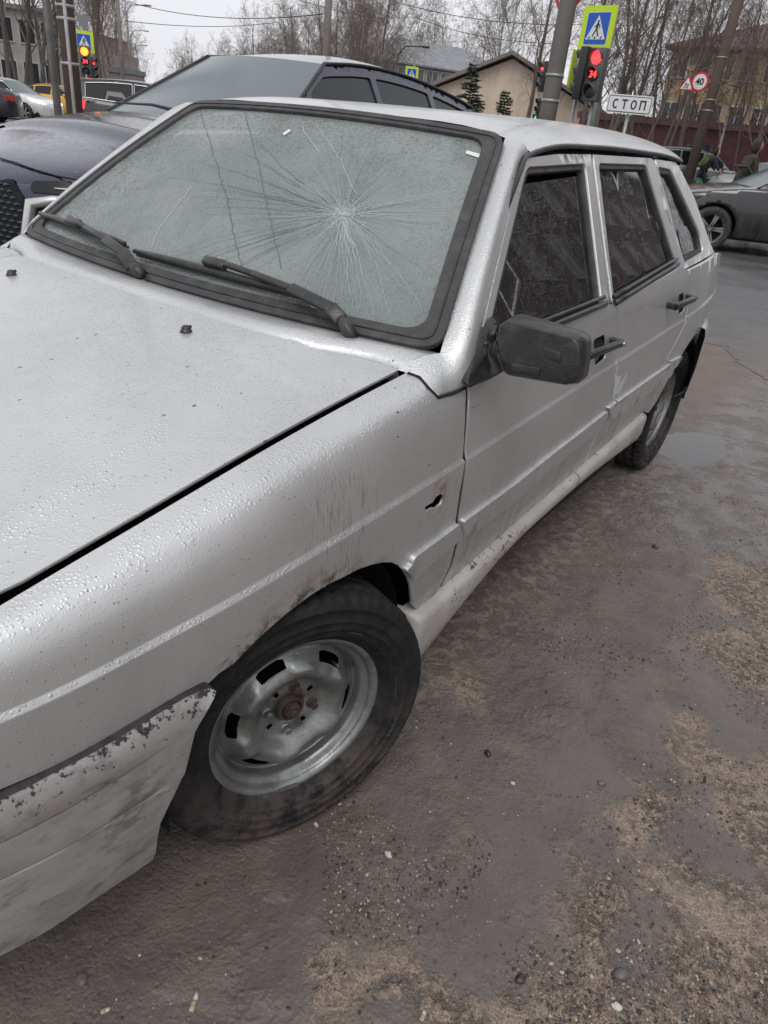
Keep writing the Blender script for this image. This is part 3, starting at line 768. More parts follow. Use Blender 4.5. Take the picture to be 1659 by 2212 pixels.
b = MB(); b.obox((0.0, 1.0, 1.205), ((1, 0, 0), np.array([0, .2, .98]), np.array([0, -.98, .2])), (.11, .032, .012)); b.tube([(0, 1.0, 1.23), (0, .97, 1.275)], .008, 8); bevel(b.build('rearview_mirror', M_BLK, car), .006, 2)
# ------------------------------------------------------------------ wipers
pw = lambda px, lift: ws(*pick(px, ws, 0., .1), lift)
def wiper(blade, arm, clip):
    b = MB(); Pb = [pw(p, .022) for p in blade]; Pl = [pw(p, .010) for p in blade]
    P = [Pb[0]*(1-t)+Pb[1]*t+np.array([0, 0, 0]) for t in np.linspace(0, 1, 7)]
    b.tube(P, [.006, .009, .010, .0105, .010, .009, .006], 8)
    P = [Pl[0]*(1-t)+Pl[1]*t for t in np.linspace(0, 1, 3)]; b.tube(P, .0045, 6)
    wo = b.build('wiper_blade', M_BLK, car, True)
    b = MB(); c = pw(clip, .03); d = Pb[1]-Pb[0]; d /= np.linalg.norm(d); n = np.array([0, -.62, .78]); n = n-d*(n@d); n /= np.linalg.norm(n); s = np.cross(d, n)
    b.obox(c, (d, s, n), (.034, .011, .010)); bevel(b.build('blade_clip', M_BLK, wo), .004, 2)
    b = MB(); A = [pw(p, l) for p, l in arm]
    for i in range(len(A)-1):
        a, e = A[i], A[i+1]; d = e-a; L = np.linalg.norm(d); d /= L; n = np.array([0, -.62, .78]); n = n-d*(n@d); n /= np.linalg.norm(n); s = np.cross(d, n)
        w_ = [.0155, .0125, .0075, .0065][min(i, 3)]
        b.obox((a+e)/2, (d, s, n), (L/2+.002, w_, .006))
    ao = b.build('wiper_arm', M_BLK, car); bevel(ao, .003, 2)
    return A[0]
a2 = wiper([(302, 557), (676, 656)], [((742, 708), .028), ((722, 692), .040), ((640, 652), .042), ((560, 618), .038), ((480, 586), .032)], (477, 590))
a1 = wiper([(99, 474), (281, 541)], [((300, 594), .028), ((287, 572), .040), ((250, 545), .042), ((205, 515), .038), ((168, 490), .032)], (178, 500))
for a, px in ((a2, (758, 742)), (a1, (306, 607))):
    base = ws(*pick(px, ws, 0., -.02), -.004); n = np.array([0, -.25, .97]); b = MB()
    b.tube([base-n*.03, base+n*.012], .018, 14); b.tube([base+n*.010, base+n*.022, base*.5+a*.5+n*.014, a], [.0155, .016, .0145, .012], 12)
    b.build('wiper_pivot', M_BLK, car, True)
rb = ws(*pick((755, 744), ws, .5, -.03), -.012)
V = []; F = []; n = 22
for j in range(n):
    t = 2*math.pi*j/n; r = .030*(1+.35*math.sin(3*t+1)+.2*math.sin(7*t)); V.append(rb+np.array([r*math.cos(t)*1.25, r*math.sin(t)*.55-.004, .007+.003*math.sin(5*t)]))
V.append(rb+np.array([0, 0, .016])); F = [(j, (j+1) % n, n) for j in range(n)]
obj('rust_scab', V, F, rust_metal('flaking_rust_filler', (.42, .36, .26), (.16, .07, .03), .8, 0), car)
# ------------------------------------------------------------------ cracked glass
c0 = pick((742, 462), ws, .1, .3); rnd = random.Random(3)
def ribbon(m, pts, w0, w1, k=0, lift=.0012):
    n = len(pts)
    for i in range(n-1):
        a = np.array(pts[i]); e = np.array(pts[i+1]); d = e-a; L = np.linalg.norm(d)
        if L < 1e-6: continue
        q = np.array([-d[1], d[0]])/L; wa = w0+(w1-w0)*i/(n-1); wb = w0+(w1-w0)*(i+1)/(n-1)
        P = [ws(*(a-q*wa), lift), ws(*(a+q*wa), lift), ws(*(e+q*wb), lift), ws(*(e-q*wb), lift)]
        m.add(P, [(0, 1, 2, 3)], k)
def inglass(p): return abs(p[0]) < .60-.017*p[1]/.6 and .045 < p[1] < .602
def crack(a0, r0, L, bend, m, w0, w1, k=0, jit=.10):
    pts = []; a = a0; p = np.array(c0)+r0*np.array([math.cos(a), math.sin(a)])
    nst = max(4, int(L/.022))
    for i in range(nst):
        if not inglass(p): break
        pts.append(tuple(p)); a2_ = a+rnd.gauss(0, jit); p = p+L/nst*np.array([math.cos(a2_), math.sin(a2_)]); a += bend/nst
    if len(pts) > 2: ribbon(m, pts, w0, w1, k)
m = MB(); md = MB()
for i in range(230):
    a = rnd.uniform(0, 2*math.pi); L = rnd.choice([.06, .10, .16, .25, .4])*rnd.uniform(.6, 1.3)
    dark = rnd.random() < .30
    crack(a, rnd.uniform(.005, .05), L, rnd.gauss(0, .12), md if dark else m, rnd.uniform(.0002, .00042), .0001)
for i in range(16):                                   # long bright cracks falling to the lower corner
    crack(R(rnd.uniform(-80, -25)), rnd.uniform(.02, .10), rnd.uniform(.3, .62), rnd.gauss(-.25, .2), m, rnd.uniform(.0003, .0006), .00015, jit=.16)
for i in range(9):
    crack(R(rnd.uniform(5, 40)), rnd.uniform(.03, .12), rnd.uniform(.25, .5), rnd.gauss(-.1, .15), m, rnd.uniform(.0003, .0006), .00015)
for i in range(22):
    crack(R(rnd.uniform(150, 235)), rnd.uniform(.03, .2), rnd.uniform(.2, .55), rnd.gauss(.1, .12), md, rnd.uniform(.0003, .0007), .0002, jit=.06)
for i in range(420):                                  # crushed centre
    r = abs(rnd.gauss(0, .028)); a = rnd.uniform(0, 6.283); p = (c0[0]+r*math.cos(a), c0[1]+r*math.sin(a)); a += rnd.choice([0, 1.57])+rnd.gauss(0, .5); L = rnd.uniform(.003, .009)
    ribbon(m, [p, (p[0]+L*math.cos(a), p[1]+L*math.sin(a))], .0004, .00025)
def pxline(px, mm, w0, k=4, jit=.0022):
    q = [np.array(pick(p, ws, 0., .3)) for p in px]; P = []
    for i in range(len(q)-1):
        n = max(2, int(np.linalg.norm(q[i+1]-q[i])/.012))
        for j in range(n): P.append(tuple(q[i]+(q[i+1]-q[i])*j/n+np.array([rnd.gauss(0, jit), rnd.gauss(0, jit*.4)])))
    ribbon(mm, P, w0, w0)
pxline([(433, 240), (452, 300), (472, 365), (490, 430), (505, 500), (525, 585)], md, .0009)
pxline([(528, 240), (545, 300), (560, 360), (573, 425), (590, 500), (612, 590)], md, .0009)
pxline([(416, 402), (375, 455), (345, 495), (326, 545)], m, .0010)
pxline([(690, 330), (650, 270)], m, .0008); pxline([(770, 420), (735, 345), (705, 300), (680, 262)], m, .0007)
m.build('crack_web', M_CRACK, glass)['kind'] = 'stuff'; md.build('crack_lines', M_CRACKD, glass)['kind'] = 'stuff'
for px in ([(1008, 326), (1044, 336), (1040, 344), (1006, 333)], [(611, 289), (626, 280), (629, 284), (615, 294)]):
    q = [pick(p, ws, 0., .5) for p in px]; obj('sticker', [ws(*p, .002) for p in q], [(0, 1, 2, 3)], M_STICK, glass, False)
# ------------------------------------------------------------------ door mirror
ym = .465
def mp(px, y):
    d = ray(px); t = (y-CAM[1])/d[1]; return CAM+d*t
fi = CM([(465, 310), (562, 247), (900, 335), (1200, 412), (1340, 452), (1392, 500), (1412, 580), (1408, 760), (1392, 930), (1350, 975), (1240, 1000), (900, 943), (640, 898), (560, 876), (522, 842), (472, 700), (445, 480)])
fo_ = CM([(470, 295), (640, 183), (940, 262), (1240, 348), (1400, 400), (1462, 452), (1486, 535), (1470, 760), (1440, 940), (1395, 988), (1250, 1008), (900, 950), (640, 905), (560, 884), (518, 850), (466, 700), (438, 480)])
yb_ = lambda px: ym+.055*((px[0]-1040)/200.)*-.35
F1_ = [mp(p, yb_(p)) for p in fi]; F0 = [mp(p, yb_(p)+.022) for p in fo_]; c = sum(F1_)/len(F1_); c2_ = sum(F0)/len(F0)
rows = [[c+(p-c)*k+np.array([0, dy, 0]) for p in F1_] for k, dy in ((.0, -.003), (.6, -.003), (.955, -.0015), (1., .0015))]
rows += [[F0[i]*.12+F1_[i]*.88+np.array([0, .001, 0]) for i in range(len(F0))], [F0[i]*.95+F1_[i]*.05 for i in range(len(F0))]]
rows += [[c2_+(p-c2_)*k+np.array([0, dy, 0]) for p in F0] for k, dy in ((1., .004), (.985, .035), (.95, .04), (.93, .036), (0, .035))]
mir = sharp(strip('door_mirror', rows, M_BLK, d1, closed=True), 40)
for px in ([(1000, 560), (1190, 620), (1185, 745), (1010, 690)], [(600, 745), (945, 805), (930, 915), (610, 845)]):   # raised mouldings on the shell
    q = [mp(p, yb_(p)-.006) for p in CM(px)]
    b = MB(); b.add(q+[p+np.array([0, .006, 0]) for p in q], [(0, 1, 2, 3), (0, 4, 5, 1), (1, 5, 6, 2), (2, 6, 7, 3), (3, 7, 4, 0)]); bevel(b.build('mirror_rib', M_BLK, mir), .002, 2)
strip('mirror_glass', [[c2_+(p-c2_)*k+np.array([0, .041, 0]) for p in F0] for k in (0, .93)], simple('mirror_silver', (.7, .72, .74), .04, 1.), mir, closed=True)
# triangular foot of the mirror on the door corner
ft = [pick(p, slab, .55, .9) for p in CM([(100, 1040), (75, 985), (130, 800), (265, 330), (325, 225), (400, 210), (445, 270)])]
ftb = CM([(100, 1040), (75, 985), (130, 800), (265, 330), (325, 225), (400, 208), (445, 265), (430, 330), (425, 480), (460, 700), (515, 845), (440, 890), (340, 945)])
P = []
for i, p in enumerate(ftb):
    k = interp(i, [(0, 0), (4, 0), (6, .025), (8, .05), (10, .05), (12, .012)]); u, v = pick(p, slab, .5, .9); q = slab(u, v); dd = ray(p); P.append(q-dd*(k/max(.2, -dd[0]))*.6)
c = sum(P)/len(P)
inn = np.array([-.03, .02, 0])
rows = [[c+(p-c)*k for p in P] for k in (0, .5, .92)]+[P, [p+inn for p in P]]
strip('mirror_foot', rows, M_BLK, d1, closed=True)
# ------------------------------------------------------------------ wheels
def wheel_meshes():
    n = 120; out_ = {}
    prof = [(.150, -.075), (.178, -.090), (.215, -.098), (.250, -.096), (.272, -.086), (.2800, -.078)]
    tread = []
    for a in np.linspace(-.074, .060, 34):
        g_ = any(abs(a-q) < .0045 for q in (-.045, -.007, .031)); crown = .2865-.006*((a+.007)/.07)**4
        tread.append((crown-(.008 if g_ else 0), a))
    prof += tread+[(.2785, .066), (.272, .074), (.265, .0770), (.2635, .0792), (.2600, .0795), (.2585, .0775), (.250, .0788), (.240, .0792), (.2385, .0812), (.2355, .0814), (.234, .0792), (.222, .0770), (.2205, .0782), (.2185, .0778), (.217, .0757), (.205, .0690), (.2035, .0702), (.2015, .0692), (.200, .0660), (.192, .0570), (.187, .0480), (.1845, .0440), (.178, .040)]
    prof = [(r*.985, a if (a < .045 or r < .186) else .045+(a-.045)*.70) for r, a in prof]
    V = []; F = []
    for r, a in prof:
        for j in range(n*2):
            t = math.pi*j/n; rr = r
            if r > .273 and -.078 < a < .060 and abs(a+.007) > .026 and j % 4 == 0: rr = r-.006
            V.append((a, rr*math.cos(t), rr*math.sin(t)))
    N = n*2
    for i in range(len(prof)-1):
        for j in range(N): F.append((i*N+j, (i+1)*N+j, (i+1)*N+(j+1) % N, i*N+(j+1) % N))
    me = mesh('tyre', V, F); out_['tyre'] = me
    # steel disc and rim, one surface with six slots
    rp = [(.0285, -.004), (.030, .002), (.046, .004), (.058, .004), (.066, .006), (.074, .013), (.082, .022), (.090, .029), (.097, .0325), (.104, .033), (.110, .031), (.115, .0265), (.120, .021), (.126, .0145), (.132, .008), (.138, .003), (.1445, -.001), (.148, -.004), (.1495, .002), (.150, .012), (.1515, .018), (.156, .0225), (.161, .025), (.1645, .028), (.1655, .032), (.168, .0375), (.173, .041), (.178, .0425), (.181, .041), (.1825, .037), (.182, .032), (.178, .030)]
    rr_ = [q[0] for q in rp]; ra_ = [q[1] for q in rp]; i0 = [i for i, q in enumerate(rp) if .110 <= q[0] <= .138]; rp = rp[:i0[0]]+[(r, float(np.interp(r, rr_[:18], ra_[:18]))) for r in np.arange(.110, .1385, .0014)]+rp[i0[-1]+1:]
    n = 360; V = []; F = []
    slots = [R(q) for q in (52, 112, 172, 232, 292, 352)]
    def sd(t): return min(abs((t-s+math.pi) % (2*math.pi)-math.pi) for s in slots)
    for r, a in rp:
        for j in range(n):
            t = 2*math.pi*j/n; d = sd(t); a2 = a
            if .085 < r < .135:
                k = math.exp(-(d/R(17))**4); a2 = a-.010*k*math.exp(-((r-.108)/.012)**2)
                a2 += .004*(1-k)*math.exp(-((r-.114)/.014)**2)
            V.append((a2, r*math.cos(t), r*math.sin(t)))
    for i in range(len(rp)-1):
        rm = (rp[i][0]+rp[i+1][0])/2
        for j in range(n):
            d = sd(2*math.pi*(j+.5)/n)
            dr = (rm-.1245)/.0095; da = d/R(13.5)
            if abs(dr)**4+abs(da)**4 < 1: continue
            if .044 < rm < .058 and any(abs((2*math.pi*(j+.5)/n-R(q)+math.pi) % (2*math.pi)-math.pi) < R(4.6) for q in (35, 125, 215, 305)): continue
            F.append((i*n+j, (i+1)*n+j, (i+1)*n+(j+1) % n, i*n+(j+1) % n))
    out_['rim'] = mesh('rim', V, F)
    b = MB(); b.lathe([(.0, -.05), (.143, -.05), (.150, -.085), (.170, -.088)], 48, axis='x'); me = mesh('x', b.V, b.F); out_['drum'] = me
    return out_
WM = wheel_meshes()
def text_mesh(s, size, radius, ang, a, h=.0009, flip=1):
    cu = bpy.data.curves.new('t', 'FONT'); cu.body = s; cu.size = size; cu.extrude = 0.0; o = bpy.data.objects.new('t', cu); COL.objects.link(o)
    me = bpy.data.meshes.new_from_object(o.evaluated_get(bpy.context.evaluated_depsgraph_get())); bpy.data.objects.remove(o)
    W_ = max((v.co.x for v in me.vertices), default=1)
    V = []
    for v in me.vertices:
        t = ang-(v.co.x-W_/2)/radius*flip; r = radius+v.co.y*flip; V.append((a, r*math.cos(t), r*math.sin(t)))
    F = [tuple(p.vertices) for p in me.polygons]; bpy.data.meshes.remove(me); return V, F
def wheel(c, steer, camb, left=True, detail=True, spin=0.):
    e = bpy.data.objects.new('wheel', WM['tyre']); COL.objects.link(e)
    if not WM['tyre'].materials: WM['tyre'].materials.append(M_TYRE)
    e.matrix_world = Matrix.Translation(c) @ Matrix.Rotation(-steer if left else math.pi-steer, 4, 'Z') @ Matrix.Rotation(-camb, 4, 'Y')
    bpy.context.view_layer.update(); e.parent = car; e.matrix_parent_inverse = car.matrix_world.inverted()
    def sub(nm, me, mt):
        if not me.materials: me.materials.append(mt)
        o = bpy.data.objects.new(nm, me); COL.objects.link(o); o.parent = e; o.rotation_euler = (spin, 0, 0); return o
    sub('rim', WM['rim'], M_RIM); sub('brake_drum', WM['drum'], M_DARK)
    if not detail: return e
    b = MB(); b.lathe([(.0, .030), (.008, .030), (.010, .027), (.0105, .018), (.017, .016), (.017, .006), (.0285, .004), (.0285, -.004)], 24, axis='x'); b.lathe([(.0, .024), (.0155, .024), (.0175, .021), (.0175, .008)], 6, axis='x')
    b.lathe([(.0215, .004), (.0215, .012), (.0265, .012), (.0285, .003)], 28, axis='x')
    me = mesh('hub_nut', b.V, b.F, False); sub('hub_nut', me, M_RUST)
    for q in (80, 170, 260, 350):
        b = MB(); y, z = .049*math.cos(R(q)), .049*math.sin(R(q)); b.lathe([(.0, .020), (.007, .020), (.0085, .018), (.0085, .008)], 6, (0, y, z), 'x'); b.lathe([(.0085, .008), (.0115, .006), (.0125, .002)], 16, (0, y, z), 'x')
        sub('wheel_bolt', mesh('wheel_bolt', b.V, b.F, False), M_RUST if q in (350, 80) else M_RIM)
    b = MB(); b.tube([(.004, .118*math.cos(R(45)), .118*math.sin(R(45))), (.034, .124*math.cos(R(43)), .124*math.sin(R(43)))], [.0035, .003], 10); sub('valve_stem', mesh('valve_stem', b.V, b.F), M_BLK)
    b = MB(); b.obox((.043, .181*math.cos(R(-112)), .181*math.sin(R(-112))), ((1, 0, 0), (0, math.sin(R(112)), math.cos(R(-112))), (0, math.cos(R(-112)), math.sin(R(-112)))), (.003, .007, .004))
    b.obox((.040, .174*math.cos(R(-96)), .174*math.sin(R(-96))), ((1, 0, 0), (0, -math.sin(R(-96)), math.cos(R(-96))), (0, math.cos(R(-96)), math.sin(R(-96)))), (.004, .022, .0035)); sub('balance_weight', mesh('balance_weight', b.V, b.F, False), M_RIM)
    ML = simple('tyre_lettering_rubber', (.11, .10, .095), .7)
    for s_, sz, rr, an in (('STEEL RADIAL', .0085, .2075, 2), ('175/70 R13', .013, .2235, -26), ('TUBELESS', .0085, .2075, 62), ('82 T', .012, .2235, -60)):
        V, F = text_mesh(s_, sz, rr, R(an), .0650 if rr < .209 else .0703); sub('tyre_lettering', mesh('tyre_lettering', V, F, False), ML)
    return e
wheel((.7489, -.0192, .2755), R(20.39), R(1.2))
wheel((.700, 2.46, .2755), 0., 0., True, True, .5)
wheel((-.7489, 0, .2755), R(20.39), 0., False, False); wheel((-.700, 2.46, .2755), 0., 0., False, False)
# ================================================================== ground
def atd(px, depth):
    d = ray(px); return CAM+d*(depth/(d@CF))
NT = {k: np.random.RandomState(k).rand(256, 256) for k in (1, 2, 3, 4, 11, 12)}
def vnoise(x, y, sc, seed):
    T_ = NT[seed]; X, Y = x*sc, y*sc; i, j = np.floor(X).astype(int), np.floor(Y).astype(int); f, g = X-i, Y-j
    f = f*f*(3-2*f); g = g*g*(3-2*g); t = lambda a, b: T_[a % 256, b % 256]
    return (t(i, j)*(1-f)+t(i+1, j)*f)*(1-g)+(t(i, j+1)*(1-f)+t(i+1, j+1)*f)*g
def gh(x, y):
    x = np.asarray(x, float); y = np.asarray(y, float)
    h = .020*(vnoise(x, y, 1.3, 1)-.5)+.010*(vnoise(x, y, 4.1, 2)-.5)+.006*(vnoise(x, y, 11, 3)-.5)+.0035*(vnoise(x, y, 29, 4)-.5)
    r = np.hypot(x-1., y-1.5); fade = np.clip(1-(r-2.3)/.9, 0, 1)
    # flat under the wheels
    for wx, wy in ((.75, 0), (.70, 2.46), (-.75, 0), (-.7, 2.46)): fade = fade*(1-.85*np.exp(-((x-wx)**2+(y-wy)**2)/.035))
    # shallow hollow behind the rear wheel where water stands
    h = h*(1-.6*np.exp(-(((x-.86)/.4)**2+((y-2.88)/.6)**2)))-.018*np.exp(-(((x-.86)/.24)**2+((y-2.90)/.40)**2))
    return h*fade
def axis(c, lo, hi, fine, gl, gh_):
    a = list(np.arange(lo, hi, fine)); s = fine; q = hi
    while q < gh_: a.append(q); s *= 1.25; q += s
    a.append(gh_); s = fine; q = lo-fine; b = []
    while q > gl: b.append(q); s *= 1.25; q -= s
    b.append(gl); return np.array(b[::-1]+a)
gx = axis(0, -.2, 2.6, .018, -600, 600); gy = axis(0, -.9, 4.2, .022, -600, 600)
GX_, GY_ = np.meshgrid(gx, gy, indexing='ij'); GZ = gh(GX_, GY_)
nx, ny = len(gx), len(gy)
V = np.stack([GX_, GY_, GZ], -1).reshape(-1, 3)
ii, jj = np.meshgrid(np.arange(nx-1), np.arange(ny-1), indexing='ij'); q = (ii*ny+jj).ravel()
F = np.stack([q, q+ny, q+ny+1, q+1], 1)
def mud():
    g = NG('wet_muddy_ground'); X, Y, Z = g.sep()
    big = g.noise(1.1, 4, .6); mid = g.noise(5.5, 6, .62); fine = g.noise(60, 6, .65); vf = g.noise(300, 3, .6)
    c = g.mix(g.step(mid, .33, .66), (.104, .086, .077), (.152, .128, .114))
    c = g.mix(g.math('MULTIPLY', g.step(fine, .46, .72), .55), c, (.155, .132, .118))
    # dried splash band beside the sill
    band = g.math('MULTIPLY', g.box(X, .60, .84, .07), g.box(Y, .35, 2.6, .25))
    spl = g.math('MULTIPLY', band, g.step(g.noise(30, 7, .72, None, .8), .49, .55)); c = g.mix(g.math('MULTIPLY', spl, .9), c, (.235, .20, .175))
    # sandy grit drifts
    gr = g.math('ADD', g.noise(2.6, 3), g.math('MULTIPLY', g.step(X, 1.15, 1.60), .19))
    sand = g.step(gr, .59, .68)
    sandn = g.math('MULTIPLY', sand, g.step(fine, .30, .60))
    c = g.mix(g.math('MULTIPLY', sandn, .8), c, g.mix(g.step(vf, .4, .6), (.40, .295, .22), (.17, .13, .102)))
    br = g.math('MULTIPLY', g.step(Y, 3.2, 4.4), g.step(g.noise(1.4, 3), .40, .56)); c = g.mix(g.math('MULTIPLY', br, .7), c, (.155, .112, .086))
    wet = g.math('MAXIMUM', g.step(big, .34, .50), g.step(Y, 1.2, 2.6))
    wet = g.math('MULTIPLY', wet, g.step(g.noise(7, 6, .6), .34, .56)); wet = g.math('MULTIPLY', wet, g.math('SUBTRACT', 1.0, g.math('MULTIPLY', sandn, .9)))
    wet = g.math('MULTIPLY', wet, g.step(X, .66, .90))
    c = g.mix(g.math('MULTIPLY', wet, .5), c, (.080, .069, .066))
    g.set(Base_Color=c, Roughness=g.math('SUBTRACT', .56, g.math('MULTIPLY', wet, .44)))
    dry = g.math('SUBTRACT', 1.0, g.math('MULTIPLY', wet, .62))
    b = g.bump(g.math('MULTIPLY', g.noise(24, 6, .62), dry), .008); b = g.bump(g.math('MULTIPLY', g.noise(120, 5, .7), dry), .0034, 1, b)
    b = g.bump(g.math('MULTIPLY', g.step(g.vor(95), .0, .5), dry), .0016, .7, b)
    g.set(Normal=b); return g.m
me = mesh('ground', V, F.tolist()); ground = link('ground', me, mud()); ground['kind'] = 'structure'
def asphalt():
    g = NG('wet_asphalt'); X, Y, Z = g.sep()
    c = g.mix(g.step(g.noise(.9, 5), .35, .65), (.070, .069, .071), (.095, .092, .092))
    c = g.mix(g.math('MULTIPLY', g.step(g.noise(160, 3), .5, .7), .5), c, (.14, .135, .13))
    md_ = g.math('SUBTRACT', 1.0, g.step(g.math('ADD', Y, g.math('MULTIPLY', X, .75)), 5.2, 7.4)); md_ = g.math('MULTIPLY', md_, g.step(g.noise(3, 6, .65), .36, .56)); c = g.mix(md_, c, (.135, .108, .092))
    g.set(Base_Color=c, Roughness=g.math('ADD', .26, g.math('MULTIPLY', g.step(g.noise(1.6, 5), .35, .65), .22)), Normal=g.bump(g.noise(130, 4, .7), .004))
    return g.m
M_ASP = asphalt()
def sheet(name, poly, z, mat, step=2., wob=0.):
    P = resample(poly, step); rs = random.Random(5)
    V = [(x+rs.uniform(-wob, wob), y+rs.uniform(-wob, wob), z) for x, y in P]
    o = link(name, panel_mesh(name, [(x, y) for x, y, _ in V], lambda u, v: np.array([u, v, z]), (0, 0, 1), (), 40., step, flange=.03), mat); o['kind'] = 'structure'; return o
# street crossing behind the car, edge of the muddy shoulder is ragged
edge = [(-30, 3.2), (-14, 5.8), (-7, 7.4), (-3, 6.9), (-1.2, 6.2), (.3, 5.35), (.95, 4.85), (1.8, 4.3), (4, 3.6), (9, 2.8), (30, 1.5)]
sheet('road', [(x+.10*math.sin(7*x+y)+.05*math.sin(23*x), y+.09*math.sin(5*x)+.05*math.sin(17*x+1)+.03*math.sin(41*x)) for x, y in resample(edge, .06, False)]+[(60, 30), (40, 42), (-8, 30), (-20, 40), (-120, 300), (-190, 300), (-60, 14), (-60, 1)], .005, M_ASP, 2., .01)
n = 40; V = [(.86+.34*math.cos(t)*(1+.12*math.sin(3*t)), 2.90+.50*math.sin(t)*(1+.1*math.cos(5*t)), -.0078) for t in np.linspace(0, 6.2832, n+1)[:-1]]
g = NG('puddle_water'); g.set(Base_Color=(.045, .040, .038), Roughness=.04, Normal=g.bump(g.noise(14, 2), .0008)); pw_ = obj('puddle', V, [tuple(range(n))], g.m, None, False); pw_['kind'] = 'structure'
# grit: real little stones, thick in the drifts
def ico():
    bm = bmesh.new(); bmesh.ops.create_icosphere(bm, subdivisions=1, radius=1); V = np.array([v.co[:] for v in bm.verts]); F = np.array([[v.index for v in f.verts] for f in bm.faces]); bm.free(); return V, F
IV, IF = ico()
def stones(name, n, fx, smin, smax, mats, seed):
    rs = np.random.RandomState(seed); VV = []; FF = []; mi = []; o = 0
    pts = fx(rs, n)
    for (x, y) in pts:
        s = smin*(smax/smin)**(rs.rand()**2.2); sc = s*np.array([rs.uniform(.8, 1.35), rs.uniform(.7, 1.1), rs.uniform(.45, .8)])
        t = rs.uniform(0, 6.28); c, si = math.cos(t), math.sin(t); v = IV*(1+rs.uniform(-.22, .22, (len(IV), 1)))*sc
        v = np.stack([v[:, 0]*c-v[:, 1]*si, v[:, 0]*si+v[:, 1]*c, v[:, 2]], 1)+np.array([x, y, float(gh(x, y))+sc[2]*.35]); VV.append(v); FF.append(IF+o); o += len(IV); mi += [rs.choice(len(mats), p=[.24, .31, .28, .11, .06])]*len(IF)
    me = mesh(name, np.concatenate(VV), np.concatenate(FF).tolist(), False, mi); ob = link(name, me, mats); ob['kind'] = 'stuff'; return ob
MST = [simple('stone_'+k, c, r_, nz=.3, nscale=200) for k, c, r_ in (('dark', (.035, .031, .029), .35), ('brown', (.11, .082, .064), .5), ('tan', (.27, .20, .148), .6), ('grey', (.13, .125, .12), .5), ('pale', (.42, .38, .33), .6))]
def drift(rs, n):
    P = []
    while len(P) < n:
        px = (rs.uniform(700, 1700), rs.uniform(1000, 2240)); q_ = on_ground(px); x, y = q_[0], q_[1]
        d = float(vnoise(np.array(x), np.array(y), 3.2, 11)*.6+vnoise(np.array(x), np.array(y), 8., 12)*.4)
        d += .20*min(max((x-1.12)/.45, 0), 1)-.05
        k = min(max((d-.52)/.14, 0), 1)+.025
        if rs.rand() < k and not (abs(x) < .80 and y > -.45): P.append((x, y))
    return P
def thin(rs, n):
    P = []
    while len(P) < n:
        q_ = on_ground((rs.uniform(100, 1700), rs.uniform(1150, 2240)))
        if q_[0] > .74 or q_[1] < -.42: P.append((q_[0], q_[1]))
    return P
tag(stones('grit', 10500, drift, .0009, .0042, MST, 21), 'loose sand and small stones drifted on the muddy shoulder', 'gravel', kind='stuff')
tag(stones('scattered_grit', 1500, thin, .0008, .0034, MST, 22), 'thin scatter of tiny stones over dark wet mud', 'gravel', kind='stuff')
# single stones and litter that can be picked out
def stone(px, r, mat, label, flat=.65, seed=0):
    bm = bmesh.new(); bmesh.ops.create_icosphere(bm, subdivisions=3, radius=1); rs = random.Random(seed); p = on_ground(px); z = float(gh(p[0], p[1]))
    ph = [rs.uniform(0, 6) for _ in range(6)]
    for v in bm.verts:
        c = v.co; k = 1+.12*math.sin(2.3*c.x+ph[0])*math.cos(2.7*c.y+ph[1])+.08*math.sin(4*c.z+ph[2]+3*c.x); v.co = Vector((c.x*1.2, c.y*.9, c.z*flat))*k*r
    me = bpy.data.meshes.new('stone'); bm.to_mesh(me); bm.free(); me.polygons.foreach_set('use_smooth', [True]*len(me.polygons)); o = link('stone', me, mat); o.location = (p[0], p[1], z+r*flat*.55); o.rotation_euler = (0, 0, rs.uniform(0, 6))
    tag(o, label, 'stone', 'single stones on the shoulder')
stone((1345, 2100), .0125, MST[3], 'largest smooth grey pebble lying in the sandy drift', .75, 1)
stone((1126, 2112), .0085, MST[0], 'dark rounded pebble at the near edge of the sandy drift', .7, 2)
stone((1240, 2108), .0085, MST[1], 'flat brown pebble between the dark and the grey pebbles in the sand', .4, 3)
stone((1054, 1628), .009, MST[0], 'lone black stone on bare wet mud beside the front wheel', .6, 4)
stone((866, 1580), .0085, MST[1], 'reddish brown stone against the front tyre', .6, 5)
stone((926, 1868), .0072, MST[3], 'grey pebble alone on the dark mud in front of the wheel', .6, 6)
stone((1300, 1692), .0085, MST[3], 'pale flat stone amid a cluster of grit', .5, 7)
stone((1415, 1182), .011, MST[0], 'black lump of dirt on the wet ground beside the doors', .6, 8)
stone((178, 2118), .009, MST[3], 'grey stone below the torn front bumper', .6, 9)
def butt(px, L, r, ang, label, torn=True):
    p = on_ground(px); z = float(gh(p[0], p[1]))+r*.8; d = np.array([math.cos(ang), math.sin(ang), 0]); s = np.array([-d[1], d[0], 0]); b = MB()
    e = empty('cigarette_butt', (p[0], p[1], z-r), 0, label, 'litter', 'litter on the shoulder'); c = np.array([p[0], p[1], z])
    b.tube([c-d*L*.5, c-d*L*.1, c+d*L*.05], [r, r*1.02, r*.96], 12); b.build('filter', simple('butt_filter', (.42, .33, .22), .8, nz=.4, nscale=150), e, True)
    b = MB(); b.tube([c+d*L*.05, c+d*L*.3, c+d*L*.5+s*r*.4], [r*.97, r*.9, r*.6], 12); b.build('paper', simple('butt_paper', (.55, .51, .44), .85, nz=.3, nscale=150), e, True)
butt((420, 2166), .030, .0042, R(118), 'trodden cigarette butt with yellowed paper below the bumper')
butt((228, 2186), .014, .0035, R(60), 'short torn cigarette end beside the long cigarette butt')
butt((914, 2192), .017, .0040, R(100), 'brown cigarette end at the near edge of the sandy drift')
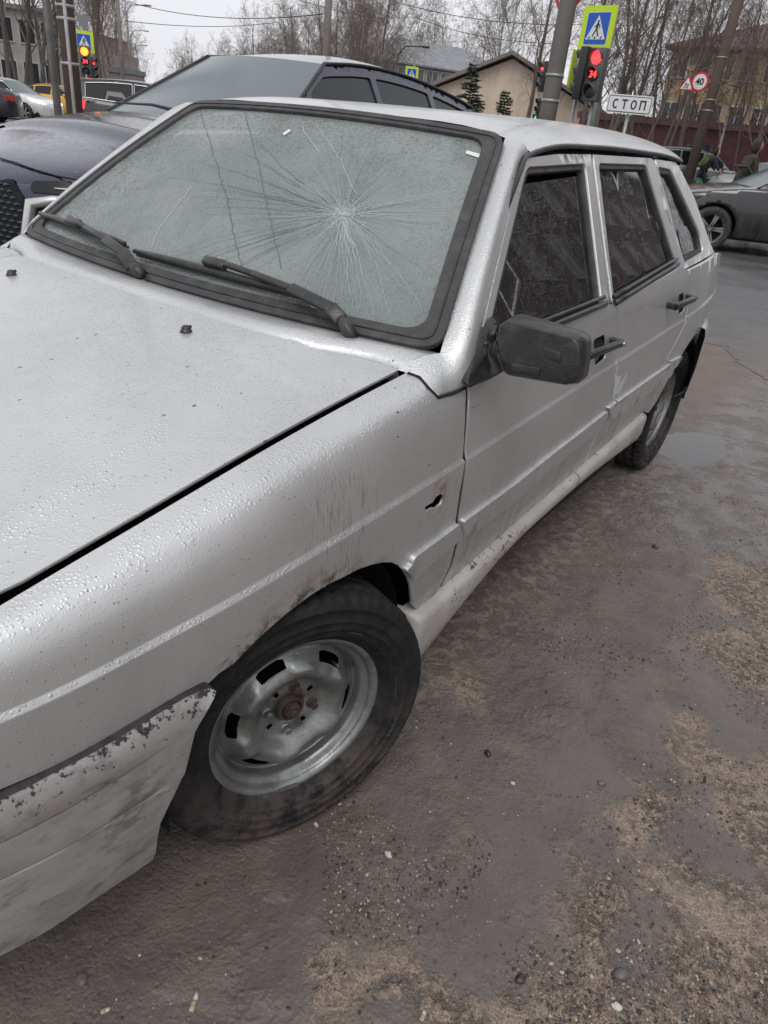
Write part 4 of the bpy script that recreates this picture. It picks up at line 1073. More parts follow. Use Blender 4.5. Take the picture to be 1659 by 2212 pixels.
def scrap(px, s, mat, label, seed):
    p = on_ground(px); rs = random.Random(seed); n = 9; V = []; z = float(gh(p[0], p[1]))
    for k in (0, 1):
        for j in range(n):
            t = 6.283*j/n; r = s*rs.uniform(.7, 1.1) if k == 0 else r0[j]
            if k == 0: r0 = (r0 if j else [])+[r]
            V.append((p[0]+r*math.cos(t), p[1]+r*.7*math.sin(t), z+.0015+(.0028+s*.25*rs.random())*(1-k)))
    V.append((p[0], p[1], z+.005+s*.2)); F = [(j, (j+1) % n, 2*n) for j in range(n)]+[(j, n+j, n+(j+1) % n, (j+1) % n) for j in range(n)]
    tag(obj('paper_scrap', V, F, mat, None, False), label, 'litter', 'litter on the shoulder')
M_WH = simple('grubby_white', (.55, .53, .48), .8, nz=.3, nscale=120)
scrap((1335, 2172), .0105, M_WH, 'crumpled white scrap in the sandy drift below the largest grey pebble', 1)
scrap((838, 1850), .0085, M_WH, 'small white crumb on the mud in front of the wheel', 2)
scrap((1108, 1693), .006, M_WH, 'tiny white star-shaped scrap beside the lone black stone', 3)
scrap((683, 1785), .006, M_WH, 'white sliver against the foot of the front tyre', 4)
# ================================================================== other cars
def paint(name, col, metal=.3, rough=.3, dirt=.5, dcol=(.10, .09, .082), drops=True):
    g = NG(name); X, Y, Z = g.sep()
    low = g.math('MULTIPLY', g.math('SUBTRACT', 1.0, g.step(Z, .25, .95)), g.step(g.noise(1, 5, .6, g.scale((14, 14, 1.6))), .30, .62))
    f = g.math('MULTIPLY', low, dirt)
    g.set(Base_Color=g.mix(f, col, dcol), Roughness=g.math('ADD', rough, g.math('MULTIPLY', f, .5)), Metallic=metal)
    g.b.inputs['Coat Weight'].default_value = .8; g.b.inputs['Coat Roughness'].default_value = .06
    if drops:
        n, h = drop_bump(g, dist=.0006, dens=.48, sc=85); g.set(Normal=n); g.l(n, g.b.inputs['Coat Normal'])
    return g.m
M_CG = simple('dark_car_glass', (.010, .012, .014), .12, spec=.4)
M_CGL = simple('pale_windscreen', (.085, .115, .125), .2, spec=.9)
M_CHR = simple('chrome_trim', (.62, .63, .64), .14, 1.)
M_ALU = simple('alloy_rim', (.42, .43, .44), .35, .8, nz=.3, nscale=30)
M_TY2 = simple('dusty_tyre', (.055, .048, .044), .8, nz=.5, nscale=20)
M_RED = simple('lit_red_lamp', (.5, .01, .01), .3, emis=(1., .03, .03), es=3.5)
M_REDO = simple('unlit_red_lamp', (.25, .012, .014), .2)
M_WHL = simple('lit_headlamp', (.9, .85, .7), .2, emis=(1., .80, .52), es=2.0)
M_HLO = simple('unlit_headlamp', (.012, .013, .016), .22, spec=.35)
M_PL = simple('black_trim', (.02, .02, .021), .5)
def car_wheel_mesh(r=.325, w=.21, spokes=5):
    b = MB(); pr = [(r*.62, -w/2), (r*.80, -w*.52), (r*.95, -w*.5), (r, -w*.40), (r, w*.38), (r*.96, w*.48), (r*.85, w*.53), (r*.70, w*.50), (r*.655, w*.44)]
    b.lathe(pr, 40, axis='x'); ty = mesh('car_tyre', b.V, b.F)
    b = MB(); q = r*.66
    b.lathe([(q*.97, -w*.35), (q*.93, w*.30), (q*.98, w*.43), (q*1.01, w*.46), (q*1.02, w*.42)], 40, axis='x'); b.lathe([(0, w*.34), (q*.18, w*.34), (q*.22, w*.28), (q*.22, w*.1)], 20, axis='x')
    for i in range(spokes):
        for dd in (-.16, .16):
            t = 6.283*i/spokes+dd*.7; d = np.array([0, math.cos(t), math.sin(t)]); s = np.array([0, -math.sin(t), math.cos(t)]); b.obox(np.array([w*.31, 0, 0])+d*q*.56, ((1, 0, 0), d, s), (w*.07, q*.42, q*.075))
    b.lathe([(0, -w*.05), (q*.96, -w*.05)], 30, axis='x', k=1)
    ri = mesh('car_rim', b.V, b.F, False, b.mi); return ty, ri
def make_car(name, label, cat, P, loc, rz, pm, group=None, step=.09):
    e = empty(name, loc, rz, label, cat, group); L, W, H = P['L'], P['W'], P['H']; wb = P.get('wb', L*.58); wr = P.get('wr', .325); yf = -L/2+P.get('fo', L*.2); yr = yf+wb; n_ = P.get('n', 5.)
    zl = P.get('zl', .24); deck = smooth1(P['deck'])           # height of hood / belt / boot along y
    th = np.linspace(0, math.pi, 181); X = (W/2)*np.abs(np.sin(th))**(2/n_); Y = -(L/2)*np.sign(np.cos(th))*np.abs(np.cos(th))**(2/n_)
    S = np.concatenate([[0], np.cumsum(np.hypot(np.diff(X), np.diff(Y)))]); U = S[-1]
    def kf(v, zt): return 1-.07*max(0, (v-.62)/max(.05, zt-.62))**2-.10*max(0, (.55-v)/.35)**2
    bev = .05
    def bs(u, v):
        u = min(max(u, 0), U); x = np.interp(u, S, X); y = np.interp(u, S, Y); zt = deck(y); k = kf(min(v, zt), zt)
        nose = P.get('nose', .06)*max(0, (v-.45)/.5)**2
        yy = y*(1-(nose if y < -L*.35 else .5*nose if y > L*.4 else 0)); xx = x*k
        return np.array([xx, yy, min(v, zt+.02)])
    yu = lambda y: float(np.interp(y, Y, S))
    out_ = [(0, zl)]; ra = wr+.055
    for yc in (yf, yr):
        uc = yu(yc); out_ += [(uc-ra, zl)]+[(uc-ra*math.cos(t), wr+ra*math.sin(t)) for t in np.linspace(R(10), R(170), 13)]+[(uc+ra, zl)]
    out_ += [(U, zl)]+[(u, deck(np.interp(u, S, Y))) for u in np.linspace(U, 0, 36)]
    me = panel_mesh('body', out_, bs, (1, 0, .01), (), step, step*.7, flange=.03)
    # outward fix: normals by position
    m2 = me.copy(); m2.transform(Matrix.Scale(-1, 4, (1, 0, 0))); m2.flip_normals()
    bm = bmesh.new(); bm.from_mesh(me); bm.from_mesh(m2); bmesh.ops.remove_doubles(bm, verts=bm.verts, dist=.0015); bmesh.ops.recalc_face_normals(bm, faces=bm.faces); bm.to_mesh(me); bm.free(); me.polygons.foreach_set('use_smooth', [True]*len(me.polygons))
    bpy.data.meshes.remove(m2)
    body = link('body', me, pm, e, False)
    # deck: hood, cowl and boot
    rows = []
    for u in np.linspace(0.0, U, 44):
        y0 = np.interp(u, S, Y); zt = deck(y0); pnt = bs(u, zt); rows.append([(pnt[0]*s, pnt[1], pnt[2]+P.get('crown', .03)*(1-s**2)*min(1, pnt[0]/(W*.3))+.012*(1-s**12)) for s in (-1, -.97, -.9, -.75, -.5, -.25, 0, .25, .5, .75, .9, .97, 1)])
    deckmat = pm
    strip('hood_and_belt', rows, deckmat, e, keep=False)
    # cabin
    roof_c = smooth1(P['roof']); ya, yrf, yrr, yc = P['ya'], P['yrf'], P['yrr'], P['yc']; hwb = W/2*P.get('kb', .905); hwr = W/2*P.get('kr', .66)
    rz_ = lambda y: roof_c(y)-.045
    def slabc(y, z):
        zb_ = deck(y)-.02; t = (z-zb_)/max(.05, (H-.05-zb_)); return np.array([hwb+(hwr-hwb)*t, y, z])
    po = [(ya, deck(ya)-.03)]+[(y, rz_(y)) for y in np.linspace(yrf, yrr, 13)]+[(yc, deck(yc)-.03)]
    holes = []
    zb_ = lambda y: deck(y)+.035
    def ra_(z): return ya+(yrf-ya)*(z-deck(ya))/(rz_(yrf)-deck(ya))
    def rc_(z): return yc+(yrr-yc)*(z-deck(yc))/(rz_(yrr)-deck(yc))
    cuts = P['cuts']
    for i in range(len(cuts)-1):
        a, b_ = cuts[i]+.03, cuts[i+1]-.03; pts = []
        ysamp = np.linspace(a, b_, 9)
        topz = lambda y: min(rz_(min(max(y, yrf), yrr))-.065, (deck(ya)+(y-.07-ya)*(rz_(yrf)-deck(ya))/(yrf-ya)) if y < yrf+.10 else 9, (deck(yc)+(y+.07-yc)*(rz_(yrr)-deck(yc))/(yrr-yc)) if y > yrr-.10 else 9)
        up_ = [(y, max(topz(y), zb_(y)+.012)) for y in ysamp]
        holes.append(rnd_corners([(a, zb_(a)), (b_, zb_(b_))]+up_[::-1], .02, 2))
    cm_ = P.get('cabin_mat', pm)
    for s in (1, -1):
        me = panel_mesh('cabin_side', po, slabc, (1, 0, .3), holes, step*1.2, flange=.03)
        if s < 0: me.transform(Matrix.Scale(-1, 4, (1, 0, 0))); me.flip_normals()
        cs = link('cabin_side', me, cm_, e, False)
        for h in holes:
            me = panel_mesh('side_window', h, slabc, (1, 0, .3), (), .2, flange=0, inset=.012)
            if s < 0: me.transform(Matrix.Scale(-1, 4, (1, 0, 0))); me.flip_normals()
            link('side_window', me, M_CG, cs, False)
            if P.get('chrome'):
                b = MB(); ring_ = [np.array(slabc(*q))*np.array([s, 1, 1])+np.array([s*.006, 0, 0]) for q in resample(h, .08)]; b.tube(ring_+[ring_[0]], .011, 6, cap=False); b.build('window_trim', M_CHR, cs, True, False)
    ss = np.linspace(-1, 1, 13)
    rows = []
    for y in np.linspace(yrf, yrr, 15):
        q = slabc(y, rz_(y)); rows.append([(s*(q[0]+.004), y, q[2]+(.012+.043*min(1, max(0, (y-yrf)/.5)))*(1-abs(s)**3.2)) for s in ss])
    rf_ = strip('roof', rows, pm, e, keep=False)
    for j_ in (0, -1): b_ = MB(); b_.tube([np.array(r_[j_])+np.array([0, 0, .002]) for r_ in rows], .012, 6); b_.build('roof_trim', M_PL, rf_, True, False)
    def scr(nm, y0, y1, mt, sg):
        rr = []
        for t in np.linspace(0, 1, 7):
            y = y0+(y1-y0)*t; z = (deck(y0)-.02)*(1-t)+rz_(y1)*t; q = hwb+(hwr-hwb)*max(0, (z-(deck(y0)-.02)))/(H-.05-(deck(y0)-.02)); rr.append([(s*(q+.001), y-sg*.10*(1-s*s), z+(.025-.013*t)*(1-s*s)) for s in ss])
        o_ = strip(nm, rr, mt, e, keep=False)
        for j_ in (0, -1): b_ = MB(); b_.tube([np.array(r_[j_])+np.array([0, 0, .004]) for r_ in rr], .013, 6); b_.build('pillar_trim', M_PL, o_, True, False)
        return o_
    ws_ = scr('windscreen', ya, yrf, P.get('ws', M_CGL), 1); scr('rear_window', yc, yrr, M_CG, -1)
    # wheels
    key = (round(wr, 3), P.get('spokes', 5))
    if key not in CWM: CWM[key] = car_wheel_mesh(wr, .21, P.get('spokes', 5))
    ty, ri = CWM[key]
    if not ty.materials: ty.materials.append(M_TY2); ri.materials.append(P.get('rimmat', M_ALU)); ri.materials.append(M_DARK)
    for yc_ in (yf, yr):
        for s in (1, -1):
            t_ = bpy.data.objects.new('wheel', ty); COL.objects.link(t_); t_.parent = e; t_.location = (s*(W/2-.125), yc_, wr); t_.rotation_euler = (0, 0, 0 if s > 0 else math.pi)
            r_ = bpy.data.objects.new('rim', ri); COL.objects.link(r_); r_.parent = t_
    b = MB(); b.box((-W*.44, -L*.44, zl-.03), (W*.44, L*.44, zl+.12))
    for yc_ in (yf, yr): b.box((-W*.30, yc_-ra, zl), (W*.30, yc_+ra, wr+ra*.8))
    for yc_ in (yf, yr): b.tube([(-W*.42, yc_, wr+.02), (W*.42, yc_, wr+.02)], ra*.97, 20)
    b.build('underbody', M_DARK, e, keep=False)
    # lamps
    for s in (1, -1):
        for nm, poly, mt in (('headlight', P.get('hl'), P.get('hlm', M_HLO)), ('tail_light', P.get('tl'), P.get('tlm', M_REDO))):
            if not poly: continue
            pp = [(q[0] if nm == 'headlight' else U-q[0], q[1]) for q in poly]
            me = panel_mesh(nm, rnd_corners(pp, .02, 2), bs, (0, 0, 1), (), .06, flange=0, inset=0)
            bm = bmesh.new(); bm.from_mesh(me); bmesh.ops.recalc_face_normals(bm, faces=bm.faces)
            ctr = Vector((0, 0, .6))
            f0 = max(bm.faces, key=lambda f: f.calc_area())
            if f0.normal.dot(f0.calc_center_median()-Vector((0, f0.calc_center_median().y*.6, .6))) < 0: bmesh.ops.reverse_faces(bm, faces=bm.faces)
            for v in bm.verts: v.co += v.normal*.008
            bm.normal_update()
            for v in bm.verts: v.co += v.normal*.0
            bm.to_mesh(me); bm.free()
            if s < 0: me.transform(Matrix.Scale(-1, 4, (1, 0, 0))); me.flip_normals()
            link(nm, me, mt, e, False)
        # mirror
        q = slabc(ya+.38, deck(ya+.38)+.06); b = MB(); rs_ = []
        for k, dy in ((0, -.05), (.7, -.045), (1, -.01), (1, .045), (.85, .05), (0, .05)):
            rs_.append([(s*(q[0]+.10+.095*k*math.cos(t)), q[1]+dy, q[2]+.065*k*math.sin(t)+.0) for t in np.linspace(0, 6.283, 13)[:-1]])
        mo = strip('door_mirror', rs_, P.get('mirm', pm), e, closed=True, keep=False)
        b.tube([(s*(q[0]-.02), q[1], q[2]-.06), (s*(q[0]+.06), q[1], q[2]-.03)], .02, 8); b.build('mirror_foot', M_PL, mo, True, False)
        for yh in P.get('handles', ()):
            uu = yu(yh); c = bs(uu, deck(yh)-.12); b = MB(); b.obox((s*(c[0]+.02), yh, c[2]), ((1, 0, 0), (0, 1, 0), (0, 0, 1)), (.018, .10, .016)); bevel(b.build('door_handle', P.get('hm', pm), e, keep=False), .008, 2)
    e['_'] = 0; del e['_']
    return e, dict(bs=bs, deck=deck, U=U, yu=yu, slabc=slabc, rz=rz_, body=body)
CWM = {}
def heading(dx, dy): return math.atan2(dx, -dy)         # turn so that local -Y points along (dx, dy)
rgt = np.array([math.cos(YAW), math.sin(YAW), 0]); fwd = np.array([-math.sin(YAW), math.cos(YAW), 0])
SEDAN = dict(L=4.4, W=1.73, H=1.46, wb=2.6, fo=.85, wr=.31, deck=[(-2.2, .68), (-2.0, .78), (-1.5, .90), (-.95, .97), (0, .97), (1.2, 1.0), (1.7, 1.05), (2.2, 1.0)], roof=[(-.35, 1.43), (0, 1.475), (.5, 1.48), (1.2, 1.40)], ya=-1.0, yrf=-.25, yrr=1.05, yc=1.72, cuts=[-.72, .12, 1.0, 1.42], hl=[(.52, .66), (.95, .70), (1.15, .80), (.75, .76)], tl=[(.45, .72), (.95, .74), (1.0, .92), (.5, .90)], handles=(-.05, .85))
def put(px, depth): p = atd(px, depth); return (p[0], p[1], 0)
# white saloon in the crossing street, lamps lit
p = np.array(put((34, 240), 30.)); h = rgt*.97-fwd*.22
make_car('white_sedan', 'white saloon car with its headlights lit, in front of the yellow taxi', 'car', dict(SEDAN, hlm=M_WHL, wr=.31, hl=[(.50, .68), (1.05, .74), (1.25, .86), (.70, .80)]), tuple(p-h*.2), heading(h[0], h[1]), paint('white_paint', (.70, .71, .72), 0, .3, .35, drops=False))
p = np.array(put((-92, 240), 26.)); h = -rgt*.9-fwd*.25
make_car('dark_hatchback', 'dark car cut off by the frame beside the white saloon', 'car', dict(SEDAN, H=1.48), tuple(p), heading(h[0], h[1]), paint('navy_black_paint', (.012, .014, .028), .3, .3, .3, drops=False))
p = np.array(put((134, 228), 36.)); h = rgt*.97-fwd*.05
make_car('yellow_taxi', 'yellow taxi partly hidden behind the concrete post', 'car', dict(SEDAN), tuple(p), heading(h[0], h[1]), paint('taxi_yellow', (.62, .33, .03), 0, .35, .3, drops=False))
SUV = dict(L=4.6, W=1.85, H=1.68, wb=2.7, fo=.9, wr=.345, zl=.30, deck=[(-2.3, .80), (-2.1, .92), (-1.6, 1.03), (-1.05, 1.08), (0, 1.06), (1.5, 1.10), (2.1, 1.12), (2.3, 1.10)], roof=[(-.5, 1.62), (0, 1.69), (1.2, 1.70), (2.0, 1.62)], ya=-1.15, yrf=-.45, yrr=1.95, yc=2.25, cuts=[-.8, .05, 1.0, 1.95], kr=.70, hl=[(.5, .78), (.95, .80), (1.1, .92), (.6, .90)], tl=[(.5, .85), (.95, .85), (.98, 1.10), (.6, 1.10)], handles=(.0, .9))
p = np.array(put((338, 236), 21.5)); h = rgt*.97+fwd*.22
make_car('dark_green_people_carrier', 'dark green van with chrome window line and red tail light, beyond the concrete post', 'van', dict(SUV, chrome=True, tlm=M_RED, cuts=[-.8, .55, 1.9]), tuple(p), heading(h[0], h[1]), paint('black_green_paint', (.010, .015, .015), .0, .40, .25, drops=False))
# black saloon passing behind the hatchback
wp_ = on_ground((1519, 541)); h = -rgt*.985+fwd*.10; h = np.array([h[0], h[1], 0])/math.hypot(h[0], h[1]); left_n = np.array([-h[1], h[0], 0])
BS = dict(SEDAN, L=4.75, W=1.83, H=1.45, wb=2.8, fo=.88, wr=.336, spokes=5, deck=[(-2.37, .66), (-2.2, .76), (-1.6, .90), (-.9, .99), (0, .97), (1.2, 1.0), (1.8, 1.04), (2.37, 1.0)], ya=-.98, yrf=-.2, yrr=1.2, yc=1.95, cuts=[-.62, .22, 1.1, 1.6], hl=[(.45, .62), (.95, .66), (1.25, .80), (.65, .74)], tl=[(.4, .78), (.9, .8), (1.0, .95), (.5, .93)], chrome=True, mirm=M_PL, rimmat=simple('dull_alloy', (.25, .255, .26), .4, .7))
ctr = wp_-h*(BS['L']/2-BS['fo'])-left_n*(BS['W']/2-.03)*1.0
be, bi = make_car('black_sedan', 'black saloon car streaked with road dirt passing behind the hatchback', 'car', BS, (ctr[0], ctr[1], 0), heading(h[0], h[1]), paint('dirty_black_paint', (.009, .009, .011), .1, .22, .6, (.065, .062, .06), drops=False), step=.06)
# grey off-roader and silver car beyond the cyclist
p = np.array(put((1492, 398), 29.)); h = -rgt*.97-fwd*.1
make_car('grey_offroader', 'grey off-roader with roof rails behind the cyclist', 'car', dict(SUV, L=4.2, H=1.66, W=1.74), tuple(p), heading(-h[0], -h[1]), paint('grey_paint', (.22, .23, .24), .5, .35, .4, drops=False))
p = np.array(put((1660, 392), 25.)); h = -rgt*.95-fwd*.3
make_car('silver_small_car', 'pale silver car behind the hooded pedestrian', 'car', dict(SEDAN, H=1.5, deck=[(a, b+.04) for a, b in SEDAN['deck']], roof=[(a, b+.04) for a, b in SEDAN['roof']]), tuple(p), heading(h[0], h[1]), paint('pale_silver_paint', (.45, .46, .46), .5, .35, .4, drops=False))
# queue of far cars with brake lights
for i, (px, dep) in enumerate((((322, 172), 75.), ((338, 170), 92.), ((305, 176), 60.), ((262, 178), 66.))):
    p = np.array(put(px, dep)); h = np.array([-.62, .78, 0]) if i != 3 else np.array([.62, -.78, 0])
    make_car('distant_car', ['dark car braking far down the street', 'white car braking far down the street', 'grey car with red tail lamps at the end of the queue', 'pale car coming up the street far off'][i], 'car', dict(SEDAN, tlm=M_RED, hlm=M_WHL), tuple(p), heading(h[0], h[1]), paint('far_paint_%d' % i, [(.03, .03, .03), (.6, .6, .6), (.2, .2, .2), (.55, .55, .55)][i], 0, .3, .3, drops=False), 'cars queuing down the far street', .2)
# ------------------------------------------------------------------ navy crossover parked alongside
NV = dict(L=4.72, W=1.91, H=1.675, wb=2.87, fo=.88, wr=.36, zl=.28, n=4.2, nose=.05, crown=.05,
          deck=[(-2.36, .83), (-2.28, .88), (-2.1, .935), (-1.7, 1.03), (-1.2, 1.115), (-.92, 1.15), (-.4, 1.14), (0, 1.12), (1.5, 1.13), (2.0, 1.15), (2.36, 1.05)],
          roof=[(-.16, 1.635), (.2, 1.668), (.6, 1.675), (1.0, 1.652), (1.4, 1.60), (1.75, 1.53), (1.9, 1.48)], ya=-.92, yrf=-.14, yrr=1.75, yc=2.2, cuts=[-.42, .38, 1.12, 1.72], kr=.555, kb=.88, tl=[(.5, .9), (.95, .9), (1.0, 1.0), (.5, 1.0)])
M_NAVY = paint('wet_navy_paint', (.010, .013, .040), .35, .22, .10)
nve, nvi = make_car('navy_crossover', 'wet navy blue crossover parked beyond the silver hatchback', 'car', NV, (-2.68, 3.54, 0), 0., M_NAVY, step=.05)
# ================================================================== buildings
M_WIN = simple('window_glass', (.035, .04, .046), .1, spec=.8)
M_WFR = simple('window_frame_white', (.50, .50, .48), .6)
def wallmat(name, c1, c2, rows=0):
    g = NG(name); c = g.mix(g.step(g.noise(.7, 6), .35, .65), c1, c2)
    c = g.mix(g.math('MULTIPLY', g.step(g.noise(1, 4, .6, g.scale((2.5, 2.5, .35))), .45, .7), .35), c, tuple(x*.6 for x in c1))
    h = g.noise(40, 4)
    if rows:
        br = g.n('ShaderNodeTexBrick'); br.inputs['Scale'].default_value = rows; br.inputs['Color1'].default_value = (*c1, 1); br.inputs['Color2'].default_value = (*c2, 1); br.inputs['Mortar'].default_value = (*[x*.7 for x in c1], 1); g.l(g.P, br.inputs['Vector']); c = g.mix(.5, c, br.outputs[0])
    g.set(Base_Color=c, Roughness=.85, Normal=g.bump(h, .004)); return g.m
def building(name, label, p0, p1, depth, h, wm, rm, floors, cols, win=(1.3, 1.5), z0=.9, roof='flat', rh=2., eave=.4, skip=None, storey=None, winmat=None, plinth=None):
    """front wall runs p0 -> p1 (seen from the camera), body goes back by depth"""
    p0 = np.array([p0[0], p0[1], 0.]); p1 = np.array([p1[0], p1[1], 0.]); d = p1-p0; L = np.linalg.norm(d); d /= L; n = np.array([d[1], -d[0], 0])
    if (CAM-p0)@n < 0: n = -n
    ang = math.atan2(d[1], d[0]); e = empty(name, tuple(p0), ang, label, 'building'); sg = -1 if np.cross(d, n)[2] < 0 else 1     # local y towards viewer = sg
    b = MB(); b.box((0, min(0, -sg*depth), -.3), (L, max(0, -sg*depth), h)); b.build('wall', wm, e, keep=False)
    b = MB()
    if roof == 'flat': b.box((-eave, min(sg*eave, -sg*(depth+eave)), h), (L+eave, max(sg*eave, -sg*(depth+eave)), h+.35))
    elif roof == 'hip':
        a = [(-eave, sg*eave, h), (L+eave, sg*eave, h), (L+eave, -sg*(depth+eave), h), (-eave, -sg*(depth+eave), h), (depth*.5, -sg*depth*.5, h+rh), (L-depth*.5, -sg*depth*.5, h+rh)]
        b.add(a+[(x, y, z-.18) for x, y, z in a[:4]], [(0, 1, 5, 4), (1, 2, 5), (2, 3, 4, 5), (3, 0, 4), (0, 6, 7, 1), (1, 7, 8, 2), (2, 8, 9, 3), (3, 9, 6, 0), (9, 8, 7, 6)])
    elif roof == 'gable':                                # gable end faces the viewer
        a = [(-eave, sg*eave, h-.15), (L*.5, sg*eave, h+rh), (L+eave, sg*eave, h-.15)]; c = [(x, -sg*(depth+eave), z) for x, y, z in a]; q = [(x, y, z+.22) for x, y, z in a+c]
        b.add(a+c+q, [(6, 7, 10, 9), (7, 8, 11, 10), (0, 3, 4, 1), (1, 4, 5, 2), (0, 1, 7, 6), (1, 2, 8, 7), (3, 9, 10, 4), (4, 10, 11, 5), (0, 6, 9, 3), (2, 5, 11, 8)])
        g_ = MB(); g_.add([(0, 0, h), (L, 0, h), (L*.5, 0, h+rh*.93), (0, -sg*.3, h), (L, -sg*.3, h), (L*.5, -sg*.3, h+rh*.93)], [(0, 1, 2), (3, 5, 4), (0, 3, 4, 1), (1, 4, 5, 2), (2, 5, 3, 0)]); g_.build('gable', wm, e, keep=False)
    ro = b.build('roof', rm, e, keep=False)
    if roof == 'flat':
        for k in range(3): b = MB(); x = L*(.2+.3*k); b.box((x-.3, -sg*depth*.5-.3, h+.3), (x+.3, -sg*depth*.5+.3, h+1.3)); b.build('chimney', wm, ro, keep=False)
    st = storey or (h-.6)/max(1, floors); ww, wh = win; fme = None
    for f in range(floors):
        for c in range(cols):
            if skip and skip(f, c): continue
            x = L*(c+.5)/cols; z = z0+f*st; fr = .09
            if fme is None:
                q = MB(); q.box((-ww/2-fr, min(0, sg*.05), -fr), (-ww/2, max(0, sg*.05), wh+fr)); q.box((ww/2, min(0, sg*.05), -fr), (ww/2+fr, max(0, sg*.05), wh+fr)); q.box((-ww/2, min(0, sg*.05), wh), (ww/2, max(0, sg*.05), wh+fr)); q.box((-ww/2, min(0, sg*.09), -fr), (ww/2, max(0, sg*.09), 0)); q.box((-fr*.35, min(0, sg*.045), 0), (fr*.35, max(0, sg*.045), wh))
                fme = mesh('window', q.V, q.F, False); fme.materials.append(winmat or M_WFR)
                gme = mesh('pane', [(-ww/2, sg*.012, 0), (ww/2, sg*.012, 0), (ww/2, sg*.012, wh), (-ww/2, sg*.012, wh)], [(0, 1, 2, 3)], False); gme.materials.append(M_WIN)
            o = bpy.data.objects.new('window', fme); COL.objects.link(o); o.parent = e; o.location = (x, sg*.004, z)
            g_ = bpy.data.objects.new('pane', gme); COL.objects.link(g_); g_.parent = o
    if plinth: b = MB(); b.box((-.05, min(sg*.06, 0), -.3), (L+.05, max(sg*.06, 0), plinth[0])); b.build('plinth', plinth[1], e, keep=False)
    return e, sg, L
W_GREY = wallmat('grey_brick_wall', (.20, .185, .18), (.27, .25, .24)); W_CREAM = wallmat('cream_render', (.62, .50, .39), (.70, .58, .47)); W_YEL = wallmat('yellow_ochre_wall', (.44, .315, .17), (.50, .37, .22)); W_WHITE = wallmat('dull_white_wall', (.46, .44, .41), (.36, .345, .33)); W_RED = wallmat('brown_red_wall', (.24, .17, .165), (.30, .22, .21))
M_MAR = simple('maroon_cladding', (.115, .035, .045), .5, nz=.35, nscale=2); M_MRF = simple('maroon_roof', (.16, .07, .085), .55, nz=.3, nscale=2); M_ROOFG = simple('grey_sheet_roof', (.22, .23, .25), .5, nz=.25, nscale=1.5); M_FEN = simple('grey_fence', (.10, .095, .09), .8, nz=.4, nscale=3)
A2 = lambda px, d: atd(px, d)[:2]
building('apartment_block', 'grey brick apartment block beyond the navy car with white windows', A2((790, 165), 84), A2((1120, 190), 92), 12, 8.2, W_GREY, M_ROOFG, 3, 11, (1.5, 1.45), 1.2, 'hip', 3.0, .5)
building('cream_hall', 'cream single-storey hall with a low gabled roof behind the spruces', A2((905, 190), 46), A2((1290, 240), 44), 14, 3.3, W_CREAM, simple('brown_roof_edge', (.24, .21, .19), .7, nz=.3), 1, 4, (1.0, 1.2), 1.0, 'gable', 2.6, .6, skip=lambda f, c: True)
building('ochre_house', 'ochre two-storey house with maroon hipped roof behind the leaning lamp post', A2((1400, 330), 52), A2((1800, 350), 46), 12, 8.1, W_YEL, M_MRF, 2, 8, (.95, 1.35), 3.4, 'hip', 2.6, .5, storey=2.9, plinth=(2.3, M_MAR))
e, sg, L = building('maroon_shop', 'long maroon shop front below the ochre house', A2((1240, 320), 44), A2((1760, 340), 36), 4, 2.9, M_MAR, M_MRF, 1, 8, (1.5, 1.2), .9, 'flat', eave=.15, winmat=simple('maroon_frame', (.10, .03, .035), .5), skip=lambda f, c: c % 3 != 1)
building('white_school', 'dull white building behind the bare trees on the far corner', A2((-60, 180), 62), A2((150, 182), 66), 14, 7.0, W_WHITE, M_ROOFG, 2, 9, (1.2, 1.7), 1.4, 'flat', skip=lambda f, c: c % 2 == 0)
building('brick_block', 'brown-red brick block far behind the left-hand trees', A2((205, 170), 190), A2((290, 176), 215), 14, 15, W_RED, M_ROOFG, 4, 8, (1.5, 1.5), 1.4, 'flat')
building('grey_kiosk', 'low grey-pink kiosk beside the far traffic light', A2((236, 176), 60), A2((288, 180), 60), 3, 3.0, wallmat('kiosk_wall', (.30, .25, .25), (.24, .2, .2)), M_ROOFG, 1, 2, (1., 1.), 1., 'flat', eave=.1, skip=lambda f, c: True)
# across the street, seen only mirrored in the side windows
building('maroon_block', 'maroon plaster block with tall white-framed windows facing the car side', (7.2, 8), (13, 62), 10, 13, wallmat('maroon_plaster', (.16, .075, .075), (.20, .10, .095)), M_ROOFG, 4, 14, (1.5, 1.9), 2.4, 'flat', plinth=(1.6, M_FEN))
tag(sheet('pavement', [(5.9, 8.2), (7.1, 8), (12.9, 62), (11, 62)], .10, simple('paving', (.2, .19, .18), .6, nz=.2), 4), None)
make_car('parked_saloon', 'white saloon parked by the maroon block, mirrored in the side windows', 'car', dict(SEDAN), (5.6, 16, 0), heading(.1, .99), paint('parked_white', (.6, .6, .6), 0, .3, .3, drops=False))
# garden wall/fence in front of the hall
def fence(name, label, a, b_, h, mat, n):
    a = np.array([*a, 0.]); b_ = np.array([*b_, 0.]); d = b_-a; L = np.linalg.norm(d); e = empty(name, tuple(a), math.atan2(d[1], d[0]), label, 'fence'); m_ = None
    for i in range(n):
        if m_ is None: q = MB(); q.box((.03, -.03, .05), (L/n-.03, .03, h)); m_ = mesh('fence_panel', q.V, q.F, False); m_.materials.append(mat); q = MB(); q.box((-.05, -.06, 0), (.05, .06, h+.1)); pm_ = mesh('fence_post', q.V, q.F, False); pm_.materials.append(mat)
        for me, nm in ((m_, 'fence_panel'), (pm_, 'fence_post')): o = bpy.data.objects.new(nm, me); COL.objects.link(o); o.parent = e; o.location = (L*i/n, 0, 0)
fence('grey_fence', 'dark grey panel fence in front of the cream hall', A2((960, 250), 40), A2((1420, 300), 38), 2.0, M_FEN, 22)
